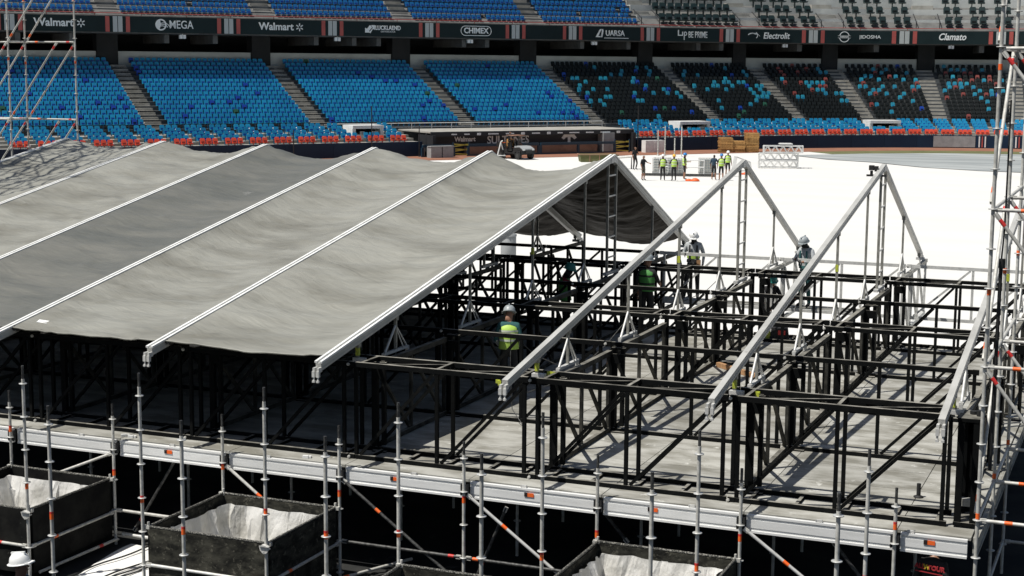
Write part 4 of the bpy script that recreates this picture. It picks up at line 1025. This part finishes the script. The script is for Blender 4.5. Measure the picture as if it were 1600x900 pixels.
# utility vehicle
def utv(loc, rz):
    o = thing('utility_vehicle', 'grey open utility vehicle with roll cage parked before the dugout', 'vehicle', loc, rz)
    # local +x forward
    MB().prism([(-1.75, .45), (-1.75, .8), (-.4, .85), (-.3, .55), (.35, .55), (.5, .95), (1.2, 1.02), (1.6, .82), (1.65, .45)], 'y', -.68, .68).build('body', 'vehicle_black', o)
    MB().prism([(.5, .97), (.6, 1.12), (1.15, 1.1), (1.62, .9), (1.62, .78), (1.2, .95)], 'y', -.62, .62).build('bonnet', 'vehicle_grey', o)
    MB().box((1.66, 0, .66), (.05, .7, .2)).build('grille', 'vehicle_black', o)
    for y in (-.5, .5): MB().box((1.63, y, .82), (.06, .22, .12)).build('headlight', 'lamp_white', o)
    MB().box((-1.15, 0, .98), (1.2, 1.36, .06)).box((-1.15, -.66, 1.15), (1.2, .05, .34)).box((-1.15, .66, 1.15), (1.2, .05, .34)).box((-1.73, 0, 1.15), (.05, 1.36, .34)).build('cargo_bed', 'vehicle_black', o)
    cg_ = MB()
    for y in (-.64, .64):
        cg_.path([V(.75, y, 1.1), V(.4, y, 1.9), V(-.45, y, 1.93), V(-.6, y, .9)], .03, 8)
    for x, z in ((.4, 1.9), (-.45, 1.93)): cg_.tube((x, -.64, z), (x, .64, z), .03, 8)
    cg_.build('roll_cage', 'vehicle_black', o)
    MB().box((-.03, 0, 1.95), (.95, 1.3, .05)).build('roof', 'copper', o)
    for y in (-.33, .33):
        MB().box((-.1, y, .72), (.5, .5, .16)).bar((-.36, y, .75), (-.46, y, 1.35), .46, .12).build('seat', 'vehicle_black', o)
    MB().tube((.35, .33, 1.05), (.2, .33, 1.22), .02, 6).lathe([(.15, -.015), (.17, 0), (.15, .015)], (.2, .33, 1.22), 12).build('steering_wheel', 'vehicle_black', o)
    for x in (-1.15, 1.1):
        for y in (-.66, .66):
            w = link('wheel', shared('utvwheel', lambda q: q.tube((0, -.12, 0), (0, .12, 0), .32, 16), 'black_rubber'), o, (x, y, .32))
            link('rim', shared('utvrim', lambda q: q.tube((0, -.128, 0), (0, .128, 0), .15, 12), 'galvanised_dark'), w)
            MB().prism([(-.42, .05), (-.36, .36), (.36, .36), (.42, .05), (.34, .05), (.28, .3), (-.28, .3), (-.34, .05)], 'y', -.14, .14).build('mudguard', 'vehicle_black', o, (x, y, .34))
    MB().box((-.95, .2, 1.3), (.5, .5, .6)).build('carton', 'pallet_wood', o)
    MB().box((-1.35, -.2, 1.15), (.3, .4, .3)).build('tool_box', 'tag_orange', o)
    return o
utv(at(-47.7, 100.6), math.radians(-28))
# barrow of white poles beside the vehicle
o = thing('hand_trolley', 'small white trolley beside the utility vehicle', 'trolley', at(-48.9, 100.2), .3)
MB().path([V(-.3, 0, .2), V(0, 0, 1.4), V(.15, 0, 1.5)], .06, 6).path([V(.3, .2, .2), V(0, .1, 1.3)], .05, 6).build('frame', 'white_paint', o); MB().box((0, .1, .25), (.8, .5, .06)).build('tray', 'white_paint', o)
for dx in (-.3, .3): MB().tube((dx, -.05, .12), (dx, .05, .12), .12, 10).build('wheel', 'black_rubber', o)
# pallet stacks
def pallet_mesh(q):
    for i in range(5): q.box((-.5+i*.25, 0, .125), (.2, 1.0, .03))
    for y in (-.45, 0, .45): q.box((0, y, .06), (1.2, .09, .1))
    for x in (-.5, 0, .5): q.box((x, 0, .012), (.12, 1.0, .024))
for k, (x, y, n) in enumerate(((-34.7, 119.4, 9), (-33.7, 120.0, 7), (-32.6, 120.7, 12))):
    for i in range(n):
        lab = 'wooden pallet in the %s stack before the field wall' % ['left', 'low middle', 'tall right'][k]
        link('wooden_pallet', shared('pallet', pallet_mesh, 'pallet_wood'), None, at(x+random.uniform(-.04, .04), y+random.uniform(-.04, .04))+V(0, 0, .03+i*.145), .45+random.uniform(-.05, .05), lab, 'pallet', '%s pallet stack' % ['left', 'middle', 'right'][k])
# lattice truss sections stacked on the cover
def lattice(q, L=3., w=.5):
    r = .028
    for y in (-w/2, w/2):
        for z in (0, w): q.bar((-L/2, y, z+.03), (L/2, y, z+.03), .05, .05)
    n = 5
    for i in range(n):
        a = -L/2+L*i/n; b = a+L/n
        for y in (-w/2, w/2): q.bar((a, y, .03), ((a+b)/2, y, w+.03), .03, .03); q.bar(((a+b)/2, y, w+.03), (b, y, .03), .03, .03)
        q.bar((a, -w/2, w+.03), (b, w/2, w+.03), .03, .03)
    for x in (-L/2, L/2):
        for y in (-w/2, w/2): q.bar((x, y, .03), (x, y, w+.03), .05, .05)
        q.bar((x, -w/2, .03), (x, w/2, .03), .05, .05); q.bar((x, -w/2, w+.03), (x, w/2, w+.03), .05, .05)
k = 0
for lay in range(3):
    for row in range(2):
        for col in range(1):
            p = at(-25.15+(.35 if lay == 2 else 0)+row*-.15, 99.2+row*.75)+V(0, 0, .02+lay*.58)
            link('lattice_section', shared('lattice', lattice, 'white_paint'), None, p, .36, 'pale lattice truss section in the field stack, %s layer, %s row' % (['bottom', 'middle', 'top'][lay], ['near', 'far'][row]), 'truss section', 'stacked lattice sections on the field')
o = MB().box((0, 0, .03), (1.0, .8, .06)).box((0, 0, .07), (.9, .7, .03)).build('cover_board', 'white_paint', None, at(-24.7, 99.6)+V(0, 0, 1.84), rotz=.36, label='white board lying on top of the lattice stack', cat='board')
# caged tanks
def cage(loc, rz, label):
    o = thing('caged_tank', label, 'tank', loc, rz, 'caged tanks on the field')
    MB().box((0, 0, .62), (1.06, .92, .92)).build('tank', 'banner_grey', o); MB().box((0, 0, .08), (1.2, 1.0, .12)).build('pallet', 'grey_paint', o)
    b = MB()
    for i in range(6):
        z = .18+i*.19
        for y in (-.5, .5): b.tube((-.58, y, z), (.58, y, z), .016, 6)
        for x in (-.58, .58): b.tube((x, -.5, z), (x, .5, z), .016, 6)
    for i in range(7):
        x = -.58+i*1.16/6
        for y in (-.5, .5): b.tube((x, y, .14), (x, y, 1.14), .016, 6)
    b.build('cage', 'galvanised', o)
cage(at(-31.4, 89.0), .1, 'grey caged tank left, behind the vest workers'); cage(at(-28.3, 90.1), .35, 'grey caged tank in the middle of the field group')
cage(at(-30.3, 88.6), .5, 'grey caged tank half hidden behind three workers')
# folded fence, poles, boards and bag
o = thing('folded_fence', 'white folded mesh fence beside the far worker in white helmet', 'fence', at(-26.4, 93.2), .7)
for i in range(4):
    MB().bar((-.7, i*.16, .05), (-.5, i*.16, 1.15), .04, .04).bar((-.5, i*.16, 1.15), (.6, i*.16, .75), .04, .04).bar((.6, i*.16, .75), (.7, i*.16, .05), .04, .04).bar((-.7, i*.16, .1), (.7, i*.16, .1), .04, .04).build('fence_panel', 'white_paint', o)
for k, (x, y, h) in enumerate(((-38.6, 111.2, 2.25), (-37.9, 111.0, 2.6), (-36.9, 110.6, 1.6), (-36.2, 110.3, 2.6))):
    o = thing('field_pole', 'thin upright grey pole on the field, %s from left' % ORD[k], 'pole', at(x, y), 0, 'upright poles on the field')
    MB().tube((0, 0, 0), (0, 0, h), .05, 8).build('tube', 'galvanised', o); MB().lathe([(.16, 0), (.16, .03), (.05, .08)], n=10).build('foot', 'galvanised', o)
    for z in (.5, 1.0, 1.5): MB().lathe([(.07, z-.02), (.09, z), (.07, z+.02)], n=8).build('ring', 'galvanised', o)
o = MB().box((0, 0, .03), (.95, .25, .06)).lathe([(.22, 0), (.22, .08), (.1, .18), (.0, .2)], (.18, 0, .02), 9, sx=1.3).lathe([(.17, 0), (.18, .07), (.08, .12), (0, .14)], (-.25, .05, .02), 8, sx=1.3).build('orange_bag', 'orange_bag', None, at(-27.2, 82.5), rotz=.2, label='limp orange bag lying on the white field cover', cat='bag')
o = MB().box((0, 0, .05), (.9, .25, .1)).lathe([(.2, 0), (.2, .08), (.08, .14)], (.1, 0, .02), 8, sx=1.6).build('orange_bag', 'orange_bag', None, at(-25.6, 90.8), rotz=.3, label='small orange bag lying left of the lattice stack', cat='bag')
o = thing('green_skip', 'olive green open skip with orange rim behind the tent ridge', 'skip', at(-40.3, 100.3), .5)
MB().prism([(-1.5, .0), (-1.6, .6), (1.6, .6), (1.5, 0)], 'y', -.7, .7).build('body', 'grass', o)
MB().box((0, -.72, .6), (3.25, .06, .06)).box((0, .72, .6), (3.25, .06, .06)).box((-1.62, 0, .6), (.06, 1.4, .06)).box((1.62, 0, .6), (.06, 1.4, .06)).build('rim', 'copper', o)
for x in (-.8, 0, .8): MB().box((x, -.715, .3), (.06, .03, .56)).build('rib', 'copper', o)
o = thing('pipe_bundle', 'bundle of white and grey pipes on a stand left of the dark worker', 'bundle', at(-35.5, 92.5), .4)
for i in range(5): MB().tube((-1.0, -.2+i*.1, .8+.05*(i % 2)), (.9, -.2+i*.1, .95+.05*(i % 2)), .06, 8).build('pipe', 'white_paint' if i % 2 else 'galvanised', o)
for x in (-.6, .6): MB().bar((x, -.3, 0), (x, 0, .85), .05, .05).bar((x, .3, 0), (x, 0, .85), .05, .05).build('trestle', 'galvanised_dark', o)
o = thing('floor_frame', 'flat dark floor frame on the field before the caged tanks', 'frame', at(-29.6, 87.2), .25)
for y in (-.6, .6): MB().box((0, y, .06), (5.2, .1, .1)).build('rail', 'galvanised_dark', o)
for x in (-2.5, -.8, .8, 2.5): MB().box((x, 0, .06), (.1, 1.1, .09)).build('rung', 'galvanised_dark', o)
o = thing('guard_rail', 'white guard rail between the caged tanks', 'rail', at(-29.7, 88.4), .2)
for z in (.55, 1.05): MB().tube((-1.6, 0, z), (1.6, 0, z), .035, 8).build('bar', 'white_paint', o)
for x in (-1.6, 0, 1.6): MB().tube((x, 0, 0), (x, 0, 1.1), .035, 8).build('post', 'white_paint', o)
# grey bin behind the tent
o = thing('grey_barrel', 'pale grey barrel standing behind the open tent', 'barrel', at(-21.5, 36.3)); MB().lathe([(.3, 0), (.31, .02), (.31, .95), (.29, .98)], n=16).build('body', 'grey_paint', o); MB().lathe([(.33, .98), (.33, 1.06), (.2, 1.12), (0, 1.13)], n=16).build('lid', 'grey_paint', o)
o = thing('tool_bag', 'yellow and red tool bag on the deck behind the fourth row', 'bag', (-5.3, 13.2, DZ), .2); MB().prism([(-.22, 0), (-.18, .3), (.18, .3), (.22, 0)], 'y', -.12, .12).build('body', 'cloth_black', o); MB().box((-.28, 0, .15), (.16, .2, .28)).build('yellow_pouch', 'tape_yellow', o); MB().box((.05, -.125, .2), (.16, .02, .1)).build('red_patch', 'tape_red', o)
# ------------------------------------------------------------------ people
def person(label, loc, rz, pose=None, h=1.72, shirt='cloth_black', pants='cloth_black', sleeve=None, fore='skin', shin=None, shoe='black_rubber', skin='skin',
           helmet=None, vest=None, hair='hair_black', mask=None, harness=None, group=None, strips=True, fingers=True, band=None):
    """standing figure facing local -y; pose overrides joint positions given for a height of 1.75"""
    J = dict(pel=(0, 0, .96), wai=(0, .01, 1.12), che=(0, .015, 1.32), nec=(0, .01, 1.48), hd0=(0, -.01, 1.56), hd1=(0, -.025, 1.65), hd2=(0, -.015, 1.73),
             shL=(.17, .02, 1.42), elL=(.235, .05, 1.14), wrL=(.25, -.05, .9), haL=(.25, -.08, .82),
             shR=(-.17, .02, 1.42), elR=(-.235, .05, 1.14), wrR=(-.25, -.05, .9), haR=(-.25, -.08, .82),
             hiL=(.09, 0, .9), knL=(.11, -.02, .5), anL=(.12, .03, .09), toL=(.14, -.14, .04),
             hiR=(-.09, 0, .9), knR=(-.11, -.02, .5), anR=(-.12, .03, .09), toR=(-.14, -.14, .04))
    J.update(pose or {})
    sc = h/1.75
    J = {k: Vector(v)*sc for k, v in J.items()}
    R = dict(pel=(.15, .105), wai=(.135, .1), che=(.155, .115), nec=(.058, .058), hd0=(.07, .08), hd1=(.078, .1), hd2=(.055, .07), shL=(.07, .07), shR=(.07, .07), elL=(.045, .045), elR=(.045, .045), wrL=(.03, .03), wrR=(.03, .03),
             haL=(.036, .022), haR=(.036, .022), hiL=(.09, .09), hiR=(.09, .09), knL=(.062, .062), knR=(.062, .062), anL=(.045, .045), anR=(.045, .045), toL=(.042, .03), toR=(.042, .03))
    B = [('pel', 'wai'), ('wai', 'che'), ('che', 'nec'), ('nec', 'hd0'), ('hd0', 'hd1'), ('hd1', 'hd2')]
    for s in 'LR': B += [('che', 'sh'+s), ('sh'+s, 'el'+s), ('el'+s, 'wr'+s), ('wr'+s, 'ha'+s), ('pel', 'hi'+s), ('hi'+s, 'kn'+s), ('kn'+s, 'an'+s), ('an'+s, 'to'+s)]
    bm = bmesh.new(); L = bm.verts.layers.skin.verify(); vv = {}
    for k in J:
        vv[k] = bm.verts.new(J[k]); r = R[k]; vv[k][L].radius = (r[0]*sc, r[1]*sc)
    vv['pel'][L].use_root = True
    for a, b in B: bm.edges.new((vv[a], vv[b]))
    me0 = bpy.data.meshes.new('skel'); bm.to_mesh(me0); bm.free()
    t = bpy.data.objects.new('skel', me0); COL.objects.link(t)
    md = t.modifiers.new('skin', 'SKIN'); md.use_smooth_shade = True; t.modifiers.new('sub', 'SUBSURF').levels = 1
    dgr = bpy.context.evaluated_depsgraph_get(); me = bpy.data.meshes.new_from_object(t.evaluated_get(dgr)); bpy.data.objects.remove(t)
    me.name = 'body'
    mats = [skin, shirt, sleeve or shirt, pants, shoe, fore, shin or pants, mask or skin, hair]
    me.materials.clear()
    for m in mats: me.materials.append(MATS[m])
    BM = {}
    for a, b in B:
        k = b[:2]
        BM[(a, b)] = {'wa': 1, 'ch': 1, 'ne': 1, 'hd': 0, 'sh': 1, 'el': 2, 'wr': 5, 'ha': 0, 'hi': 3, 'kn': 3, 'an': 6, 'to': 4}[k]
    segs = [(J[a], J[b], i) for (a, b), i in BM.items()]
    for p in me.polygons:
        c = p.center; best = 9; mi = 1
        for a, b, i in segs:
            d = b-a; u = max(0, min(1, (c-a).dot(d)/max(d.dot(d), 1e-9))); q = (c-a-d*u).length
            if q < best-.004: best, mi = q, i
        if mi == 1 and c.z < J['pel'].z+.02*sc and (c-J['pel']).length < .25*sc: mi = 3
        if (c-J['nec']).length < .05*sc and c.z > J['nec'].z: mi = 0
        if mask and mi == 0 and (c-J['hd1']).length < .2*sc and (c.z < J['hd1'].z+.02*sc): mi = 7
        if (not helmet) and mi == 0 and (c-J['hd1']).length < .16*sc and (c.z > J['hd1'].z+.03*sc or (c-J['hd1']).y > .035*sc): mi = 8
        p.material_index = mi; p.use_smooth = True
    # fingers, nose and ears joined to the body mesh
    ex = MB()
    for s in 'LR':
        w, hnd = J['wr'+s], J['ha'+s]; d = (hnd-w).normalized(); side = d.cross(Vector((1, 0, .01))).normalized(); other = d.cross(side)
        for i, l in enumerate((.062, .072, .068, .052)):
            b0 = hnd+d*.012*sc+side*(-.03+.02*i)*sc; k1 = b0+d*l*.55*sc+other*.006*sc; k2 = k1+(d*.8+other*.5*(1 if s == 'L' else -1)).normalized()*l*.45*sc
            ex.tube(b0, k1, .0095*sc, 6, .009*sc); ex.tube(k1, k2, .009*sc, 6, .007*sc)
        tb0 = hnd-d*.02*sc-side*.033*sc; tb1 = tb0+(d*.6-side).normalized()*.04*sc; ex.tube(tb0, tb1, .011*sc, 6, .01*sc); ex.tube(tb1, tb1+d*.03*sc, .01*sc, 6, .008*sc)
    hc = J['hd1']; up = (J['hd2']-J['hd0']).normalized(); fw = Vector((0, -1, 0)); fw = (fw-up*fw.dot(up)).normalized(); rt = fw.cross(up)
    ex.tube(hc+fw*.085*sc+up*.005*sc, hc+fw*.118*sc-up*.022*sc, .008*sc, 6, .014*sc)
    for sg in (-1, 1):
        ex.lathe([(.0, -.028*sc), (.014*sc, -.014*sc), (.018*sc, .01*sc), (.0, .03*sc)], hc+rt*sg*.082*sc-up*.005*sc, 6, sx=.5)
    ex.box(hc+fw*.098*sc-up*.055*sc, (.04*sc, .012*sc, .008*sc), 1)
    for sg in (-1, 1): ex.lathe([(.0, -.009*sc), (.012*sc, 0), (.0, .009*sc)], hc+fw*.094*sc+rt*sg*.032*sc+up*.012*sc, 6, 2)
    em = ex.mesh('ex', [skin, 'tape_red', 'hair_black'])
    b2 = bmesh.new(); b2.from_mesh(me); n0 = len(mats)
    o2 = bmesh.new(); o2.from_mesh(em)
    vm = [b2.verts.new(v.co) for v in o2.verts]; o2.verts.index_update()
    me.materials.append(MATS['skin_dark']); me.materials.append(MATS['hair_black'])
    for f in o2.faces:
        try:
            nf = b2.faces.new([vm[v.index] for v in f.verts]); nf.material_index = {0: (0 if not mask else 7), 1: n0 if not mask else 7, 2: n0+1}[f.material_index]; nf.smooth = True
        except ValueError: pass
    b2.to_mesh(me); b2.free(); o2.free(); bpy.data.meshes.remove(em)
    o = thing('person', label, 'person', loc, rz, group)
    link('body', me, o)
    def loft(rings, n=14):
        vs = []; fs = []
        for c, rx, ry in rings:
            for i in range(n): a = 2*math.pi*i/n; vs.append(c+Vector((rx*math.cos(a), ry*math.sin(a), 0)))
        for k in range(len(rings)-1):
            for i in range(n): fs.append((k*n+i, k*n+(i+1) % n, (k+1)*n+(i+1) % n, (k+1)*n+i))
        return vs, fs
    if vest:
        P, W, C_, N_ = J['pel'], J['wai'], J['che'], J['nec']
        rings = [(P.lerp(W, .1), .195*sc, .15*sc), (W, .18*sc, .14*sc), (C_, .2*sc, .15*sc), (C_.lerp(N_, .55), .19*sc, .13*sc), (C_.lerp(N_, .9), .1*sc, .09*sc)]
        m = MB(); vs, fs = loft(rings); m.add(vs, fs, 0, True); v = m.build('vest', vest, o)
        if strips:
            for q, rx, ry in ((W.lerp(C_, .15), .187, .147), (C_.lerp(N_, .05), .204, .153)):
                m = MB(); vs, fs = loft([(q-Vector((0, 0, .02*sc)), rx*sc, ry*sc), (q+Vector((0, 0, .02*sc)), rx*sc, ry*sc)]); m.add(vs, fs, 0, True); m.build('reflective_strip', 'vest_strip' if vest != 'vest_green' else 'cloth_black', v)
    if harness:
        m = MB(); P, W, C_ = J['pel'], J['wai'], J['che']
        vs, fs = loft([(P+Vector((0, 0, .02*sc)), .175*sc, .13*sc), (P.lerp(W, .55), .168*sc, .125*sc)]); m.add(vs, fs, 0, True)
        for sg in (-1, 1):
            m.bar(P+Vector((sg*.1, -.125, .08))*sc, C_+Vector((sg*.09, -.12, .1))*sc, .04*sc, .02*sc); m.bar(P+Vector((sg*.1, .12, .08))*sc, C_+Vector((sg*.09, .12, .1))*sc, .04*sc, .02*sc)
        m.build('harness', harness, o); MB().box(P+Vector((.14, -.1, -.02))*sc, (.1*sc, .1*sc, .2*sc)).build('tool_pouch', 'timber', o)
    if band:
        m = MB(); W = J['wai']; vs, fs = loft([(W-Vector((0, 0, .05*sc)), .165*sc, .13*sc), (W+Vector((0, 0, .07*sc)), .172*sc, .135*sc)]); m.add(vs, fs, 0, True); m.build('waist_band', band, o)
    if helmet:
        rot = Matrix((rt, -fw, up)).transposed()
        m = MB(); m.lathe([(.118*sc, 0), (.117*sc, .03*sc), (.105*sc, .075*sc), (.075*sc, .115*sc), (.03*sc, .135*sc), (0, .137*sc)], n=16, sy=1.15)
        m.lathe([(.118*sc, .0), (.14*sc, -.006*sc), (.138*sc, -.014*sc), (.11*sc, -.008*sc)], n=16, sy=1.2)
        m.prism([(-.08*sc, -.12*sc), (-.06*sc, -.185*sc), (.06*sc, -.185*sc), (.08*sc, -.12*sc)], 'z', -.012*sc, .004*sc)
        m.box((0, 0, .125*sc), (.025*sc, .2*sc, .03*sc))
        me2 = m.mesh('helmet', helmet); me2.transform(Matrix.Translation(hc+up*.035*sc-fw*.01*sc) @ rot.to_4x4()); link('helmet', me2, o)
    return o
R_ = math.radians
# workers in the truss grid
person('worker in lime vest and grey helmet looking down inside the truss grid', (-8.42, 5.0, DZ), R_(200), dict(hd0=(0, -.06, 1.55), hd1=(0, -.11, 1.62), hd2=(0, -.13, 1.71), nec=(0, -.02, 1.47), wrL=(.2, -.2, 1.0), haL=(.17, -.28, .98), elL=(.25, .04, 1.15), wrR=(-.2, -.2, 1.0), haR=(-.17, -.28, .98)), 1.68, shirt='cloth_teal', sleeve='cloth_teal', fore='cloth_grey', pants='cloth_black', helmet='helmet_grey', vest='vest_lime', hair='hair_black')
person('worker with teal helmet and red sleeves reaching to the right under the roof', (-9.55, 10.9, DZ), R_(115), dict(hd0=(.0, -.05, 1.55), hd1=(0, -.1, 1.63), hd2=(0, -.1, 1.72), elR=(-.2, -.26, 1.3), wrR=(-.17, -.5, 1.28), haR=(-.16, -.59, 1.28), elL=(.2, -.25, 1.25), wrL=(.12, -.48, 1.24), haL=(.1, -.56, 1.25)), 1.72, shirt='cloth_red', fore='cloth_red', helmet='helmet_teal', vest='vest_green', mask='cloth_black', strips=False)
person('worker in dark green vest seen from behind, beyond the free frame', (-8.15, 12.4, DZ+.08), R_(170), dict(elR=(-.25, -.06, 1.2), wrR=(-.18, -.28, 1.1), haR=(-.15, -.36, 1.1)), 1.74, shirt='cloth_black', helmet='helmet_grey', vest='vest_green', pants='cloth_black')
person('worker in grey shirt and white helmet standing behind the rear rail', (-8.2, 16.3, .26), R_(12), dict(hd0=(0, -.05, 1.54), hd1=(0, -.1, 1.61), hd2=(0, -.11, 1.7), nec=(0, 0, 1.47), elR=(-.25, .0, 1.2), wrR=(-.21, -.18, 1.17), haR=(-.2, -.24, 1.19), elL=(.26, .06, 1.16), wrL=(.24, -.04, .92), haL=(.22, -.1, .86), knR=(-.17, -.03, .5), anR=(-.22, .03, .09), toR=(-.26, -.12, .04)), 1.7, shirt='cloth_grey', fore='cloth_grey', helmet='helmet_white', mask='cloth_black', harness='cloth_black', band='vest_lime')
MB().box((0, 0, 0), (3.4, .5, .05)).build('walk_plank', 'deck_board', None, (-7.9, 16.42, .235), label='narrow plank behind the rear truss carrying the white helmet worker', cat='plank')
person('worker in grey shirt and grey helmet holding the foot of a roof frame', (-5.42, 16.3, .26), R_(-20), dict(hd0=(0, -.06, 1.54), hd1=(0, -.1, 1.61), hd2=(0, -.11, 1.7), elR=(-.24, -.08, 1.22), wrR=(-.12, -.3, 1.22), haR=(-.06, -.36, 1.24), elL=(.25, -.04, 1.2), wrL=(.14, -.26, 1.16), haL=(.08, -.32, 1.17)), 1.7, shirt='cloth_grey', fore='cloth_grey', helmet='helmet_grey', mask='cloth_black', harness='cloth_teal', pants='cloth_teal')
MB().box((0, 0, 0), (2.2, .5, .05)).build('walk_plank', 'deck_board', None, (-5.0, 16.42, .235), label='narrow plank behind the rear truss carrying the grey helmet worker', cat='plank')
person('worker crouching behind the fifth truss row below the grey helmet worker', (-6.0, 15.1, -.05), R_(30), dict(pel=(0, .1, .5), wai=(0, .02, .66), che=(0, -.08, .84), nec=(0, -.15, .98), hd0=(0, -.2, 1.05), hd1=(0, -.24, 1.12), hd2=(0, -.25, 1.2), shL=(.17, -.1, .92), shR=(-.17, -.1, .92), elL=(.24, -.22, .7), elR=(-.24, -.22, .7), wrL=(.15, -.4, .55), wrR=(-.15, -.4, .55), haL=(.12, -.47, .5), haR=(-.12, -.47, .5), hiL=(.1, .1, .46), hiR=(-.1, .1, .46), knL=(.16, -.3, .5), knR=(-.16, -.3, .5)), 1.7, shirt='cloth_black', helmet='helmet_teal')
# people below the deck front
person('worker in white helmet at the bottom left picture corner', (-10.35, -6.0, GZ-.06), R_(95), dict(hd0=(0, -.04, 1.55)), 1.72, shirt='cloth_navy', helmet='helmet_white', skin='skin_dark')
o7 = person('worker in black tour shirt with cap under the right deck corner', (-.12, -.3, GZ-.06), R_(165), dict(hd0=(0, -.06, 1.53), hd1=(0, -.12, 1.58), hd2=(0, -.15, 1.66), nec=(0, -.03, 1.46)), 1.62, shirt='cloth_black', pants='cloth_black', hair='copper')
for body, z, sz, m in (('ALL', .0, .085, 'shirt_print_red'), ('TOUR', .0, .085, 'shirt_print_red'), ('W', .0, .085, 'shirt_print_gold')):
    me = text_mesh(body, sz, m, .003); me.name = 'lettering'
    c = link('lettering', me, o7, ({'ALL': .125, 'TOUR': -.1, 'W': .03}[body], .14, 1.27)); c.rotation_euler = (0, 0, math.pi)
MB().box((0, .145, 1.2), (.38, .006, .012)).build('print_line', 'shirt_print_red', o7)
# people on the field
FG = 'workers on the white field'
person('dark clothed worker in cap walking left of the tank group', at(-34.4, 91.9), R_(60), dict(elL=(.25, -.05, 1.2), wrL=(.2, -.28, 1.15), haL=(.19, -.36, 1.15), knL=(.11, -.12, .5)), 1.75, group=FG)
person('worker in black shirt and camouflage shorts pointing right', at(-30.4, 81.5), R_(70), dict(elL=(.26, -.1, 1.25), wrL=(.24, -.36, 1.2), haL=(.23, -.44, 1.2)), 1.72, shirt='cloth_black', pants='cloth_camo', shin='skin', group=FG)
person('worker in lime vest and white helmet with back turned, leftmost vest', at(-29.2, 82.1), R_(195), dict(elR=(-.25, -.08, 1.2), wrR=(-.2, -.3, 1.2), haR=(-.19, -.38, 1.22)), 1.74, vest='vest_lime', helmet='helmet_white', group=FG)
person('worker in lime vest and yellow helmet', at(-28.35, 81.9), R_(215), dict(elL=(.25, -.1, 1.2), wrL=(.2, -.34, 1.2), haL=(.2, -.42, 1.22)), 1.76, vest='vest_lime', helmet='helmet_yellow', group=FG)
person('worker in lime vest and blue helmet wearing shorts beside the yellow helmet', at(-28.1, 83.6), R_(120), dict(elL=(.25, -.1, 1.2), wrL=(.2, -.34, 1.2), haL=(.2, -.42, 1.22)), 1.78, vest='vest_lime', helmet='helmet_blue', shin='skin', group=FG)
person('bareheaded worker in navy shirt and black shorts with back turned', at(-26.2, 84.3), R_(180), dict(elR=(-.26, -.02, 1.18), wrR=(-.16, -.2, 1.1), haR=(-.1, -.24, 1.12)), 1.76, shirt='cloth_navy', shin='skin', group=FG)
person('worker in blue helmet and lime vest beside the navy shirt worker', at(-25.6, 84.0), R_(200), dict(elL=(.26, -.02, 1.18)), 1.78, vest='vest_lime', helmet='helmet_blue', shin='skin', group=FG)
person('worker in white helmet and open lime vest facing left, right of the group', at(-26.3, 88.4), R_(30), None, 1.76, vest='vest_lime', helmet='helmet_white', shin='skin', group=FG)
person('dark figure standing behind the utility vehicle near the dugout', at(-48.6, 103.6), R_(150), None, 1.78, group=FG)
person('person in dark jacket and cap sitting high on the utility vehicle', at(-48.4, 100.9)+V(0, 0, .98), R_(110), dict(pel=(0, .1, .5), wai=(0, .06, .66), che=(0, .02, .86), nec=(0, 0, 1.02), hd0=(0, -.02, 1.1), hd1=(0, -.03, 1.19), hd2=(0, -.02, 1.27), shL=(.17, .02, .96), shR=(-.17, .02, .96), elL=(.24, -.02, .72), elR=(-.24, -.02, .72), wrL=(.18, -.2, .62), wrR=(-.18, -.2, .62), haL=(.16, -.27, .6), haR=(-.16, -.27, .6), hiL=(.1, .08, .47), hiR=(-.1, .08, .47), knL=(.13, -.32, .48), knR=(-.13, -.32, .48)), 1.75, group=FG)
